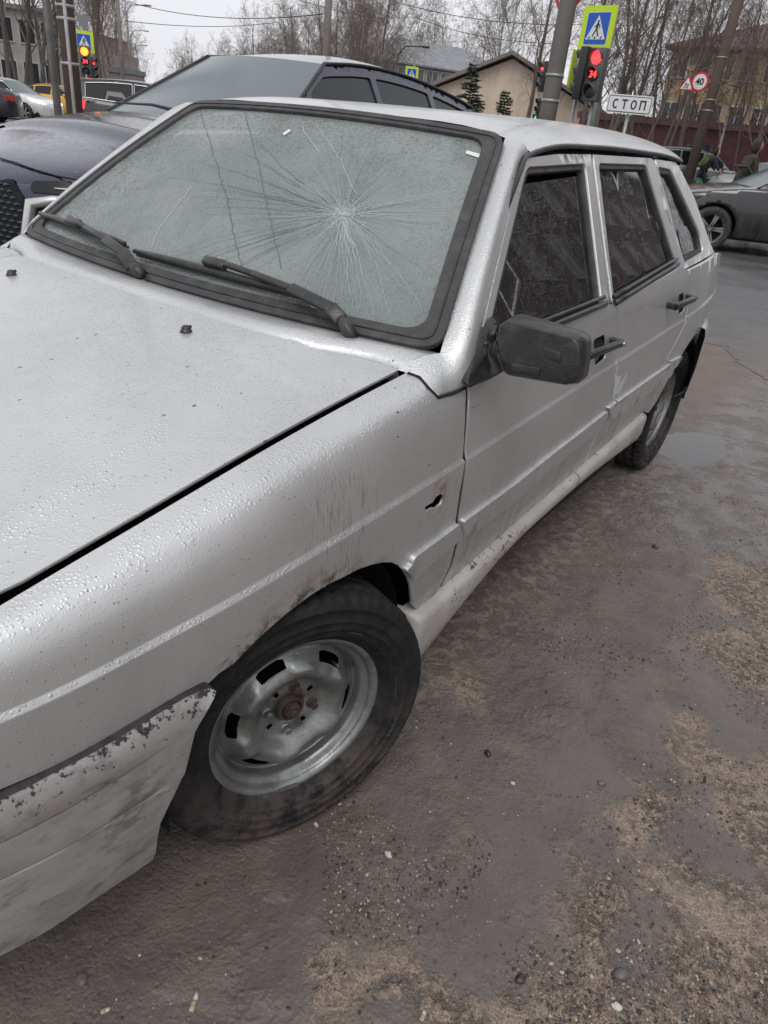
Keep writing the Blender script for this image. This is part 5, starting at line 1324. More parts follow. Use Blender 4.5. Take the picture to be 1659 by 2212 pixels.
# raised verge with grass under the left trees
M_GR = simple('winter_grass', (.055, .060, .028), .9, nz=.5, nscale=3, bump=.05, bscale=20)
q = [A2((-120, 200), 44), A2((150, 200), 44), A2((230, 200), 50), A2((230, 190), 100), A2((-200, 180), 100)]
sheet('verge', q, .25, M_GR, 8)['kind'] = 'structure'
# ================================================================== posts, signs, lights
M_CONC = wallmat('weathered_concrete', (.26, .24, .225), (.19, .175, .165)); M_CONB = wallmat('brown_stained_concrete', (.135, .10, .085), (.10, .078, .066)); M_GALV = simple('galvanised_steel', (.36, .37, .37), .45, .6, nz=.25, nscale=6); M_WPOST = simple('white_post_paint', (.52, .53, .53), .5, nz=.2); M_HOUS = simple('black_signal_housing', (.022, .024, .024), .45); M_HOUG = simple('grey_signal_housing', (.10, .10, .10), .5)
def post(name, label, px, depth, r0, r1, h, mat, bands=(), group=None, sides=16, lean=(0, 0)):
    p = put(px, depth); e = empty(name, p, 0, label, 'post', group); b = MB(); b.tube([(0, 0, -.1), (lean[0]*h*.5, lean[1]*h*.5, h*.5), (lean[0]*h, lean[1]*h, h)], [r0, (r0+r1)/2, r1], sides); b.build('shaft', mat, e, True, False)
    for z in bands:
        b = MB(); r = r0+(r1-r0)*z/h+.012; b.lathe([(r-.02, -.025), (r, -.025), (r, .025), (r-.02, .025)], 20, (lean[0]*z, lean[1]*z, z), 'z'); b.build('clamp_band', M_GALV, e, True, False)
    return e
e_cl = post('concrete_post', 'thick brown concrete lamp post with metal bands at the left corner', (158, 200), 11.6, .135, .115, 9.0, M_CONB, (1.65, 2.25, 2.42))
post('white_pipe', 'thin white pipe strapped to the brown concrete post', (157, 200), 11.3, .026, .026, 4.5, M_WPOST)
post('steel_post', 'round grey steel post beside the brown concrete post', (121, 200), 12.2, .065, .060, 7.5, M_GALV)
post('concrete_mast', 'thick grey concrete mast carrying a give-way sign by the traffic light', (1190, 210), 12.4, .155, .125, 9.0, M_CONC, (1.95, 2.33))
post('leaning_lamp_post', 'brownish concrete lamp post carrying the speed limit sign', (1520, 268), 27., .20, .15, 9.5, M_CONB, (3.0, 3.35, 4.7))
post('birch_white_pole', 'pale concrete pole with a black cable rising behind the navy car', (705, 100), 34., .19, .16, 11, M_CONC)
post('slender_steel_post', 'slender steel post behind the near traffic light', (1297, 190), 21., .075, .07, 8., simple('peeling_green_post', (.30, .33, .31), .6, nz=.3, nscale=8))
# street lamps receding down the far street
for i, (px, d, h) in enumerate((((264, 150), 46., 9.0), ((281, 150), 70., 8.5), ((287, 152), 95., 8.5), ((291, 154), 120., 8.5), ((858, 140), 56., 6.4))):
    p = put(px, d); e = empty('street_lamp', p, 0, ['concrete street lamp nearest to the crossing', 'second street lamp down the far street', 'third street lamp down the far street', 'farthest street lamp down the street', 'black curved street lamp in front of the apartment block'][i], 'street lamp', 'street lamps'); b = MB(); b.tube([(0, 0, -.1), (0, 0, h)], [.15 if i < 4 else .09, .10 if i < 4 else .07], 12); b.build('shaft', M_CONC if i < 4 else M_PL, e, True, False)
    dr = rgt*(1.0 if i else -.0); b = MB()
    if i: b.tube([(0, 0, h-.1), tuple(dr*.5+np.array([0, 0, h+.5])), tuple(dr*1.9+np.array([0, 0, h+.62]))], .045, 8); b.obox(dr*2.1+np.array([0, 0, h+.6]), (rgt, fwd, np.array([0, 0, 1.])), (.30, .12, .06)); b.build('lamp_arm', M_CONC if i < 4 else M_PL, e, True, False)
    else: b.tube([(0, 0, h-.3), (0, 0, h+.1)], .05, 8); b.build('cable_hook', M_PL, e, True, False)
post('far_utility_pole', 'thin wooden utility pole in front of the apartment block', (896, 130), 62., .12, .10, 7.8, M_CONC)
# overhead wires
def wire(px0, d0, px1, d1, sag, label, r=.012):
    a, b_ = atd(px0, d0), atd(px1, d1); P = [a*(1-t)+b_*t-np.array([0, 0, sag*4*t*(1-t)]) for t in np.linspace(0, 1, 17)]; b = MB(); b.tube(P, r, 5); tag(b.build('overhead_wire', M_PL, None, True), label, 'wire', 'overhead wires')
wire((264, 0), 45., (700, 30), 34., .5, 'black overhead wire from the first street lamp to the pale pole', .018); wire((268, 45), 45., (600, 48), 60., .3, 'thin overhead wire low across the sky', .02); wire((780, -20), 45., (1300, 52), 40., .6, 'black overhead wire sagging over the apartment block', .018); wire((896, 36), 62., (1240, 95), 44., .5, 'wire falling from the utility pole to the hall', .02); wire((560, -30), 34., (896, 36), 62., .5, 'wire rising from the utility pole over the trees', .02); wire((1290, 30), 40., (1600, 190), 30., .4, 'wire crossing the bare trees above the shop', .014)
# signs ------------------------------------------------------------
def frame_at(P, turn):
    n = CAM-P; n[2] = 0; n /= np.linalg.norm(n); c, s = math.cos(turn), math.sin(turn); n = np.array([n[0]*c-n[1]*s, n[0]*s+n[1]*c, 0]); r = np.cross(np.array([0, 0, 1.]), n); return r, np.array([0, 0, 1.]), n
M_FLY = simple('fluorescent_yellow', (.56, .75, .02), .45, emis=(.5, .75, .02), es=.0); M_BLU = simple('sign_blue', (.012, .10, .50), .4); M_WHT = simple('sign_white', (.72, .73, .73), .4); M_BLKS = simple('sign_black', (.015, .015, .016), .5); M_SRED = simple('sign_red', (.55, .02, .035), .4); M_SBACK = simple('sign_back_grey', (.25, .26, .27), .5, .4)
def plate(name, poly, P, fr, d, mat, par, th=.003):
    r, u, n = fr; b = MB(); b.prism(poly, lambda a, c, k: P+r*a+u*c+n*k, d, d+th); return b.build(name, mat, par)
def rect(w, h, r=.04): return rnd_corners([(-w/2, -h/2), (w/2, -h/2), (w/2, h/2), (-w/2, h/2)], r, 3)
def circle(r, c=(0, 0), n=28): return [(c[0]+r*math.cos(6.2832*i/n), c[1]+r*math.sin(6.2832*i/n)) for i in range(n)]
def thick(a, b_, w):
    a = np.array(a); b_ = np.array(b_); d = b_-a; d /= np.linalg.norm(d); q = np.array([-d[1], d[0]])*w/2; return [tuple(a-q), tuple(b_-q), tuple(b_+q), tuple(a+q)]
def crossing_sign(px, depth, size, turn, label, flip=1, bracket=.6):
    P = atd(px, depth); fr = frame_at(P, turn); e = empty('crossing_sign', tuple(P-np.array([0, 0, size/2])), 0, label, 'sign', 'pedestrian crossing signs'); S = size
    plate('board', rect(S, S*1.0, S*.05), P, fr, 0, M_FLY, e, .02); plate('blue_field', rect(S*.70, S*.72, S*.03), P, fr, .022, M_WHT, e, .002); plate('blue_panel', rect(S*.675, S*.695, S*.03), P, fr, .0255, M_BLU, e, .002)
    plate('white_triangle', [(-S*.30, -S*.24), (S*.30, -S*.24), (0, S*.29)], P, fr, .029, M_WHT, e, .002)
    f = flip; w_ = S*.035
    figs = [circle(S*.03, (f*S*.015, S*.155), 14), thick((f*S*.015, S*.12), (0, -S*.01), S*.06), thick((f*S*.0, S*.10), (-f*S*.075, S*.02), w_*.7), thick((f*S*.02, S*.11), (f*S*.085, S*.055), w_*.7), thick((f*S*.085, S*.055), (f*S*.075, -S*.0), w_*.7), thick((0, 0), (-f*S*.10, -S*.17), w_), thick((0, 0), (f*S*.075, -S*.17), w_)]
    for q in figs: plate('pedestrian_figure', q, P, fr, .0325, M_BLKS, e, .0015)
    for x in (-.19, -.02, .17): plate('crossing_stripe', [(S*(x-.035), -S*.225), (S*(x+.02), -S*.225), (S*(x+.035), -S*.175), (S*(x+.005), -S*.175)], P, fr, .0325, M_BLKS, e, .0015)
    r, u, n = fr; b = MB(); b.tube([P-n*.05-u*S*.62, P-n*.05+u*S*.48], .03, 8); b.build('sign_post', M_GALV, e, True)
    return P, fr
def signal(px, depth, turn, label, lamp_r, lit='34', hous=M_HOUG, side_only=False, green=False, sc=1.):
    P = atd(px, depth); fr = frame_at(P, turn); r, u, n = fr; h = lamp_r*7.4; e = empty('traffic_light', tuple(P-np.array([0, 0, h/2])), 0, label, 'traffic light', 'traffic lights'); w_ = lamp_r*1.45
    b = MB(); b.obox(P-n*lamp_r*.8, (r, u, n), (w_, h/2, lamp_r*.7)); bevel(b.build('housing', hous, e), lamp_r*.12, 2)
    zs = (lamp_r*2.35, 0, -lamp_r*2.35)
    for k, z in enumerate(zs):
        c = P+u*z; q = MB(); rows = []
        dish = [(0, .02), (lamp_r*.6, .012), (lamp_r*.9, 0), (lamp_r*.98, -.01)]
        V = [];
        for rr, a in dish: V.append([c+r*(rr*math.cos(t))+u*(rr*math.sin(t))+n*a*lamp_r*4 for t in np.linspace(0, 6.2832, 25)[:-1]])
        if green: mt = M_GRN if k == 2 else M_LOFF
        else: mt = (M_RLIT if k == 0 else M_LOFF)
        strip('lamp', V, mt, e, closed=True)
        ring_ = [[c+r*((lamp_r*kk)*math.cos(t))+u*((lamp_r*kk)*math.sin(t))+n*(dd*lamp_r) for t in np.linspace(R(-20), R(200), 19)] for kk, dd in ((1.04, 0), (1.04, 1.25), (1.09, 1.25), (1.09, 0))]
        vis = []
        for kk, dd in ((1.03, -.1), (1.03, 1.3), (1.08, 1.3), (1.08, -.1)): vis.append([c+r*((lamp_r*kk)*math.cos(t))+u*((lamp_r*kk)*math.sin(t))+n*(dd*lamp_r*(.45+.55*math.sin(max(0, min(math.pi, t))))) for t in np.linspace(R(-15), R(195), 19)])
        strip('visor', vis, hous, e)
        if k == 1 and lit and not green:
            cu = bpy.data.curves.new('t', 'FONT'); cu.body = lit; cu.size = lamp_r*1.35; cu.align_x = 'CENTER'; cu.align_y = 'CENTER'; cu.offset = lamp_r*.03; o = bpy.data.objects.new('t', cu); COL.objects.link(o); me = bpy.data.meshes.new_from_object(o.evaluated_get(bpy.context.evaluated_depsgraph_get())); bpy.data.objects.remove(o)
            V = [c+r*v.co.x+u*v.co.y+n*lamp_r*.14 for v in me.vertices]; obj('countdown_digits', V, [tuple(p_.vertices) for p_ in me.polygons], M_RLIT, e, False)
    return P, fr, e
M_RLIT = simple('lit_red_signal', (.8, .02, .02), .3, emis=(1., .025, .03), es=3.2); M_GRN = simple('lit_green_signal', (.02, .6, .3), .3, emis=(.03, 1., .50), es=2.0); M_LOFF = simple('unlit_signal_lens', (.02, .021, .023), .25); M_ORL = simple('lit_amber_red_signal', (.9, .15, .02), .3, emis=(1., .16, .015), es=4.)
# near crossing: sign, signal facing the car, signal facing the cross street
crossing_sign((1291, 62), 15.2, .82, R(-34), 'large yellow-bordered pedestrian crossing sign on the near traffic light')
P, fr, e = signal((1281, 161), 15.0, R(-30), 'near traffic light showing red and a red countdown', .132)
r, u, n = fr; b = MB(); b.tube([(P[0]-n[0]*.25, P[1]-n[1]*.25, 0), tuple(P-n*.25+u*.3)], .045, 10); b.build('signal_post', M_GALV, e, True)
P, fr, e = signal((1254, 160), 15.3, R(-125), 'black traffic light turned away beside the near red one', .132, None, M_HOUS)
b = MB(); b.tube([(P[0]-.03, P[1]+.1, 0), (P[0]-.03, P[1]+.1, P[2]-.4)], .045, 10); b.build('signal_post', M_GALV, e, True)
crossing_sign((1240, 150), 16.2, .72, R(-104), 'crossing sign seen edge-on behind the black traffic light')
signal((1169, 165), 22., R(-72), 'traffic light with red lamps seen from the side behind the concrete mast', .11, None, M_HOUS)
signal((1161, 238), 22., R(-60), 'small pedestrian light showing green beside the concrete mast', .09, None, M_HOUS, green=True)
crossing_sign((889, 160), 34., .62, R(10), 'crossing sign peeping over the roof of the navy car')
# far crossing on the left
P = atd((181, 90), 27.); crossing_sign((181, 90), 26.8, .70, R(4), 'crossing sign above the far traffic light by the brown concrete post', 1)
P, fr, e = signal((184, 133), 27., R(0), 'far traffic light showing red 34 below the crossing sign', .14, '34')
for ch in e.children:
    if ch.name.startswith('lamp') and ch.data.materials[0] == M_RLIT: ch.data.materials[0] = M_ORL
b = MB(); b.tube([(P[0], P[1], 0), tuple(P-np.array([0, 0, .4]))], .05, 10); b.build('signal_post', M_GALV, e, True)
signal((204, 150), 30., R(70), 'side-on traffic light glowing red behind the far signal', .12, None, M_HOUS)
signal((191, 196), 22., R(5), 'low green pedestrian light in front of the dark green van', .05, None, M_HOUS, green=True)
def tri_sign(px, depth, S, turn, label, point_down=True, back=False, art=None):
    P = atd(px, depth); fr = frame_at(P, turn); e = empty('triangle_sign', tuple(P-np.array([0, 0, S/2])), 0, label, 'sign', 'road signs'); k = -1 if point_down else 1
    tri = lambda q: rnd_corners([(-q*.5, -k*q*.29), (q*.5, -k*q*.29), (0, k*q*.577)], q*.05, 3)
    plate('board', tri(S), P, fr, 0, M_SBACK if back else M_SRED, e, .02)
    if not back: plate('white_field', tri(S*.74), P, fr, .022, M_WHT, e, .002)
    if art: [plate('child_figure', q, P, fr, .026, M_BLKS, e, .002) for q in art(S)]
    r, u, n = fr; b = MB(); b.tube([P-n*.04-u*S*.5, P-n*.04+u*S*.5], .025, 8); b.build('sign_bracket', M_GALV, e, True)
tri_sign((1226, 2), 12.0, .62, R(-10), 'red and white give-way sign high on the concrete mast')
tri_sign((179, 44), 26.9, .58, R(8), 'grey back of a triangular sign above the far crossing sign', True, True)
def kids(S): return [circle(S*.05, (-.06*S, .09*S), 12), thick((-.06*S, .05*S), (-.10*S, -.08*S), S*.06), thick((-.10*S, -.07*S), (-.19*S, -.16*S), S*.04), thick((-.10*S, -.07*S), (-.02*S, -.17*S), S*.04), circle(S*.042, (.10*S, .03*S), 12), thick((.10*S, 0), (.07*S, -.10*S), S*.05), thick((.07*S, -.10*S), (.0*S, -.18*S), S*.035), thick((.07*S, -.10*S), (.15*S, -.18*S), S*.035), thick((-.06*S, .03*S), (.06*S, -.02*S), S*.03)]
tri_sign((1484, 184), 26.6, .58, R(-20), 'red-bordered triangular children warning sign beside the speed limit sign', False, False, kids)
P = atd((1512, 177), 26.6); fr = frame_at(P, R(-20)); e = empty('speed_limit_sign', tuple(P-np.array([0, 0, .3])), 0, 'round red-bordered sign reading 40 on the brownish lamp post', 'sign', 'road signs')
plate('board', circle(.33), P, fr, 0, M_SRED, e, .02); plate('white_field', circle(.255), P, fr, .022, M_WHT, e, .002)
def word(s, size, P, fr, d, mat, par, name='lettering', off=0.):
    cu = bpy.data.curves.new('t', 'FONT'); cu.body = s; cu.size = size; cu.align_x = 'CENTER'; cu.align_y = 'CENTER'; cu.offset = off; o = bpy.data.objects.new('t', cu); COL.objects.link(o); me = bpy.data.meshes.new_from_object(o.evaluated_get(bpy.context.evaluated_depsgraph_get())); bpy.data.objects.remove(o); r, u, n = fr
    return obj(name, [P+r*v.co.x+u*v.co.y+n*d for v in me.vertices], [tuple(p_.vertices) for p_ in me.polygons], mat, par, False)
word('40', .30, P, fr, .028, M_BLKS, e, 'lettering', .010)
r, u, n = fr; b = MB(); b.tube([P-n*.04-r*.8, P-n*.04+r*.75], .02, 8); b.build('sign_bracket', M_GALV, e, True)
P = atd((1360, 226), 12.2); fr = frame_at(P, R(-16)); e = empty('stop_line_sign', (P[0], P[1], 0), 0, 'white rectangular sign reading СТОП on a steel post', 'sign'); S = .78
plate('board', rect(S, .285, .03), P, fr, 0, M_WHT, e, .02); plate('black_border', rect(S*.955, .245, .03), P, fr, .022, M_BLKS, e, .002); plate('white_field', rect(S*.93, .222, .025), P, fr, .0255, M_WHT, e, .002)
r, u, n = fr
def stroke(q): plate('letter_stroke', q, P, fr, .029, M_BLKS, e, .002)
lh, lw, sw = .145, .105, .024
def letter(x, kind):
    y0, y1 = -lh/2, lh/2
    if kind == 'T': stroke([(x-lw/2, y1-sw), (x+lw/2, y1-sw), (x+lw/2, y1), (x-lw/2, y1)]); stroke([(x-sw/2, y0), (x+sw/2, y0), (x+sw/2, y1-sw), (x-sw/2, y1-sw)])
    elif kind == 'P': stroke([(x-lw/2, y1-sw), (x+lw/2, y1-sw), (x+lw/2, y1), (x-lw/2, y1)]); stroke([(x-lw/2, y0), (x-lw/2+sw, y0), (x-lw/2+sw, y1-sw), (x-lw/2, y1-sw)]); stroke([(x+lw/2-sw, y0), (x+lw/2, y0), (x+lw/2, y1-sw), (x+lw/2-sw, y1-sw)])
    else:
        a0, a1 = (R(48), R(312)) if kind == 'C' else (0, 2*math.pi); N = 28; o_ = []; i_ = []
        for j in range(N):
            t0, t1 = a0+(a1-a0)*j/N, a0+(a1-a0)*(j+1)/N; f = lambda t, k: (x+(lw/2-k)*math.cos(t), (lh/2-k)*math.sin(t)); o_.append((f(t0, 0), f(t1, 0), f(t1, sw), f(t0, sw)))
        b = MB()
        for q in o_: b.prism(list(q), lambda a, c, k: P+r*a+u*c+n*k, .029, .031)
        b.build('letter_stroke', M_BLKS, e)
for x, k in ((-.235, 'C'), (-.08, 'T'), (.08, 'O'), (.235, 'P')): letter(x, k)
b = MB(); b.tube([(P[0]-n[0]*.05, P[1]-n[1]*.05, 0), tuple(P-n*.05)], .03, 10); b.build('sign_post', M_GALV, e, True)
# ================================================================== trees
def bark(name, c1, c2, birch=False):
    g = NG(name); c = g.mix(g.step(g.noise(5, 6, .65, g.scale((3, 3, .8))), .35, .65), c1, c2)
    if birch: c = g.mix(g.step(g.noise(1, 4, .6, g.scale((4, 4, 11))), .56, .62), c, (.03, .028, .027))
    g.set(Base_Color=c, Roughness=.9, Normal=g.bump(g.noise(30, 5), .02)); return g.m
B_DK = bark('dark_bark', (.085, .072, .065), (.125, .108, .098)); B_BR = bark('brown_bark', (.13, .105, .088), (.18, .15, .128)); B_BI = bark('birch_bark', (.42, .41, .39), (.30, .29, .28), True); B_TW = simple('grey_brown_twigs', (.19, .165, .15), .9); B_TW2 = simple('reddish_twigs', (.20, .155, .13), .9); B_TW3 = simple('dark_brown_twigs', (.105, .085, .072), .9)
def tree_meshes(seed, h, spread, nb, weep=0., r0=.16, fork=1, lean=.06, start=.22, rmin=.010):
    rs = np.random.RandomState(seed); Tm = [[], []]; cnt = [0, 0]; FF = [[], []]
    def tube(P, Rr, n, k):
        P = np.array(P); d = np.diff(P, axis=0); d = np.vstack([d, d[-1:]]); d /= np.linalg.norm(d, axis=1, keepdims=True)+1e-9
        a = np.cross(d, [0.3, .9, .1]); a /= np.linalg.norm(a, axis=1, keepdims=True)+1e-9; b = np.cross(d, a)
        t = np.arange(n)*6.2832/n; ring = P[:, None, :]+(np.cos(t)[None, :, None]*a[:, None, :]+np.sin(t)[None, :, None]*b[:, None, :])*np.array(Rr)[:, None, None]
        o = cnt[k]; Tm[k].append(ring.reshape(-1, 3)); m_ = len(P)
        for i in range(m_-1):
            for j in range(n): FF[k].append((o+i*n+j, o+i*n+(j+1) % n, o+(i+1)*n+(j+1) % n, o+(i+1)*n+j))
        cnt[k] += m_*n
    def grow(p, d, L, r, lev):
        n = [7, 5, 4, 3, 3][lev]; P = [p]; dd = d/np.linalg.norm(d); Rr = [r]
        for i in range(n):
            dd = dd+rs.normal(0, [.05, .12, .16, .18, .2][lev], 3)+np.array([0, 0, (.03, .10, .05, -.02-weep*.3, -.05-weep*.5)[lev]]); dd /= np.linalg.norm(dd); P.append(P[-1]+dd*L/n); Rr.append(r*(1-(i+1)/n*[.75, .8, .8, .7, .6][lev]))
        tube(P, Rr, [9, 6, 4, 3, 3][lev], 0 if lev == 0 else 1)
        if lev == 4: return
        kids_ = [nb, 7, 6, 4][lev]; t0 = [start, .2, .15, .15][lev]
        for q in range(kids_):
            t = t0+(1-t0)*(q+rs.rand())/kids_; t = min(t, .98); f = t*n; i = min(int(f), n-1); c = P[i]+(P[i+1]-P[i])*(f-i); ax = P[i+1]-P[i]; ax /= np.linalg.norm(ax)
            az = rs.uniform(0, 6.28); s_ = np.cross(ax, [math.cos(az), math.sin(az), .2]); s_ /= np.linalg.norm(s_)+1e-9; an = [spread, .75, .75, .8][lev]*rs.uniform(.7, 1.25); nd = ax*math.cos(an)+s_*math.sin(an)
            LL = L*([.52, .52, .5, .55][lev])*(1-t*[.55, .35, .3, .3][lev])*rs.uniform(.75, 1.2)
            grow(c, nd, LL, max(rmin, r*(1-t*.75)*[.42, .5, .5, .6][lev]), lev+1)
    for s in range(fork):
        a = 6.28*s/max(1, fork)+rs.rand(); d = np.array([math.cos(a)*lean*(fork > 1 and 3 or 1), math.sin(a)*lean*(fork > 1 and 3 or 1), 1.]); grow(np.array([.12*math.cos(a)*(fork > 1), .12*math.sin(a)*(fork > 1), -.2]), d, h*rs.uniform(.85, 1.05), r0/math.sqrt(fork), 0)
    return [mesh('bare_trunk', np.concatenate(Tm[0]), FF[0]), mesh('bare_crown', np.concatenate(Tm[1]), FF[1])]
TP = [tree_meshes(1, 13, .75, 13), tree_meshes(2, 15, .60, 15), tree_meshes(3, 11, .85, 9, fork=3, start=.25), tree_meshes(4, 14, .5, 16, weep=.5, r0=.12), None, tree_meshes(6, 16, .55, 15, r0=.2, start=.35)]
TP += [tree_meshes(12, 12, .85, 8, fork=3, start=.3, rmin=.0068), tree_meshes(13, 10, .9, 7, fork=3, r0=.18, start=.2, rmin=.0068), tree_meshes(14, 13, .7, 11, rmin=.0068), tree_meshes(15, 13, .5, 13, weep=.5, r0=.11, rmin=.0068)]
TPM = {}
def tree(px, depth, k, sc, rz, label, group, bm_=B_DK, tw=B_TW):
    key = (k, bm_.name, tw.name)
    if key not in TPM:
        a, c = TP[k][0].copy(), TP[k][1].copy(); a.materials.append(bm_); c.materials.append(tw); TPM[key] = (a, c)
    a, c = TPM[key]; p = put(px, depth); e = empty('bare_tree', p, rz, label, 'tree', group); e.scale = (sc,)*3
    for nm, me in (('trunk', a), ('crown', c)): o = bpy.data.objects.new(nm, me); COL.objects.link(o); o.parent = e
rt = random.Random(11)
G_L, G_C, G_R = 'bare trees on the far left corner', 'bare trees of the wood behind the street', 'bare trees in front of the shop'
for i, (x, d) in enumerate(((-10, 46), (6, 50), (22, 44), (38, 56), (52, 47), (68, 52), (84, 46), (97, 58), (112, 50), (128, 55), (205, 58), (215, 62), (223, 75), (232, 70), (240, 90), (248, 80), (256, 100))):
    tree((x, 185), d, [5, 1, 0, 5, 1][i % 5], rt.uniform(.85, 1.1), rt.uniform(0, 6), 'dark bare tree in the row before the white building' if i < 10 else 'brownish bare tree between the far signal and the street lamps', G_L, B_DK if i < 10 else B_BR, B_TW if i < 10 else B_TW2)
for i in range(46):
    x = 385+i*9.6+rt.uniform(-8, 8); k = max(0, min(1, (x-385)/480)); d = 170*(1-k)**1.4+52+rt.uniform(-4, 14); tree((x, 185+.11*(x-400)), d, [0, 1, 3, 5, 2][i % 5], rt.uniform(.85, 1.15)*(1.0 if k > .3 else .95), rt.uniform(0, 6), ['dark-barked bare tree in the wood stretching down the far street', 'brown-barked bare tree in the wood stretching down the far street', 'white-barked birch in the wood stretching down the far street'][i % 3], G_C, [B_DK, B_BR, B_BI][i % 3], [B_TW, B_TW2][i % 2])
for i, (x, d, k) in enumerate(((880, 105, 3), (925, 98, 3), (948, 110, 3), (985, 100, 3), (1020, 104, 3), (1060, 70, 3), (1105, 66, 1))):
    tree((x, 240), d, k, rt.uniform(1., 1.25), rt.uniform(0, 6), 'tall pale birch rising behind the apartment block', 'birches behind the apartment block', B_BI, B_TW)
for i, (x, d, k) in enumerate(((1135, 38, 8), (1168, 42, 9), (1262, 38, 8), (1304, 30, 7), (1340, 33, 6), (1382, 32, 7), (1430, 34, 6), (1478, 38, 8), (1556, 35, 9), (1612, 36, 6), (1655, 34, 7), (1322, 40, 8), (1362, 42, 6), (1410, 41, 9), (1455, 43, 7), (1510, 42, 8), (1585, 42, 7))):
    tree((x, 270+.1*(x-1130)), d, k, rt.uniform(.75, .95), rt.uniform(0, 6), ('white-barked birch before the maroon shop' if k == 9 else 'many-stemmed bushy bare tree before the ochre house' if k in (6, 7) else 'single-stemmed bare tree before the ochre house') if i > 1 else ['brown bare tree between the concrete mast and the cream hall', 'white-barked birch beside the concrete mast'][i], G_R, B_BI if k == 9 else B_BR, B_TW3 if i % 2 else B_TW2)
tree((308, 170), 150, 0, .9, 1., 'pale bare tree at the far end of the street', G_C, B_DK, B_TW)
# spruces
def spruce(px, depth, h, label, seed):
    rs = random.Random(seed); p = put(px, depth); e = empty('spruce', p, rs.random(), label, 'tree', 'young spruces'); b = MB(); b.tube([(0, 0, -.1), (0, 0, h*.5), (0, 0, h)], [.09, .05, .008], 8); b.build('trunk', B_BR, e, True, False)
    V = []; F = []
    def needle(c, d, L, w_):
        s = np.cross(d, [rs.gauss(0, 1), rs.gauss(0, 1), rs.gauss(0, 1)]); s = s/(np.linalg.norm(s)+1e-9)*w_; o = len(V); V.extend([c-s, c+s, c+d*L]); F.append((o, o+1, o+2))
    nl = int(h*8)
    for i in range(nl):
        z = h*(.06+.93*i/nl); R0 = (h-z)*.36+.08
        for j in range(rs.randint(4, 6)):
            a = rs.uniform(0, 6.28); d = np.array([math.cos(a), math.sin(a), rs.uniform(.0, .28)]); L = R0*rs.uniform(.65, 1.15); n = max(4, int(L/.07)); side = np.array([-math.sin(a), math.cos(a), 0])
            for q in range(n):
                t = (q+.5)/n; c = np.array([0, 0, z])+d*L*t-np.array([0, 0, .12*L*t*t])
                for s in (-1, 1):
                    tw_ = d*.8+side*s*rs.uniform(.5, 1.)+np.array([0, 0, rs.uniform(-.1, .25)]); Lt = L*(1-t)*.34+.06
                    for w in range(3): needle(c+tw_*Lt*w/3, tw_+np.array([rs.gauss(0, .35), rs.gauss(0, .35), rs.gauss(.05, .35)]), .12, .022)
                    needle(c, tw_, Lt, .016)
    obj('crown', V, F, simple('spruce_needles_%d' % seed, (.030, .052, .036), .85, col2=(.055, .075, .048), nscale=6), e, False, False)
spruce((1010, 235), 36., 4.5, 'taller young spruce in front of the cream hall', 1); spruce((1085, 255), 33., 3.3, 'shorter young spruce beside the taller one', 2)
# ================================================================== people
def skin(name, J, E_, mat, parent, sub=2):
    me = bpy.data.meshes.new(name); me.from_pydata([j[:3] for j in J], E_, []); o = bpy.data.objects.new(name, me); COL.objects.link(o); sm = o.modifiers.new('s', 'SKIN'); sv = me.skin_vertices[0].data
    for i, j in enumerate(J): rr = j[3]; sv[i].radius = rr if isinstance(rr, tuple) else (rr, rr)
    sv[0].use_root = True; ss_ = o.modifiers.new('u', 'SUBSURF'); ss_.levels = sub; ss_.render_levels = sub
    m2 = bpy.data.meshes.new_from_object(o.evaluated_get(bpy.context.evaluated_depsgraph_get())); bpy.data.objects.remove(o); m2.polygons.foreach_set('use_smooth', [True]*len(m2.polygons)); return link(name, m2, mat, parent, False)
def blob(name, c, rad, mat, parent, f=None, sub=3):
    bm = bmesh.new(); bmesh.ops.create_icosphere(bm, subdivisions=sub, radius=1)
    for v in bm.verts:
        q = Vector((v.co.x*rad[0], v.co.y*rad[1], v.co.z*rad[2])); v.co = Vector(c)+(Vector(f(q)) if f else q)
    me = bpy.data.meshes.new(name); bm.to_mesh(me); bm.free(); me.polygons.foreach_set('use_smooth', [True]*len(me.polygons)); return link(name, me, mat, parent, False)
M_SKIN = simple('skin', (.48, .27, .20), .55); M_JKT = simple('khaki_jacket', (.055, .052, .040), .85, nz=.4, nscale=9); M_BLKC = simple('black_cloth', (.014, .014, .017), .9); M_NVC = simple('dark_navy_cloth', (.018, .022, .032), .9, nz=.3, nscale=8); M_SHOE = simple('dark_shoe', (.02, .02, .02), .6); M_PINK = simple('bright_pink_cloth', (.75, .03, .075), .7, nz=.2, nscale=6)
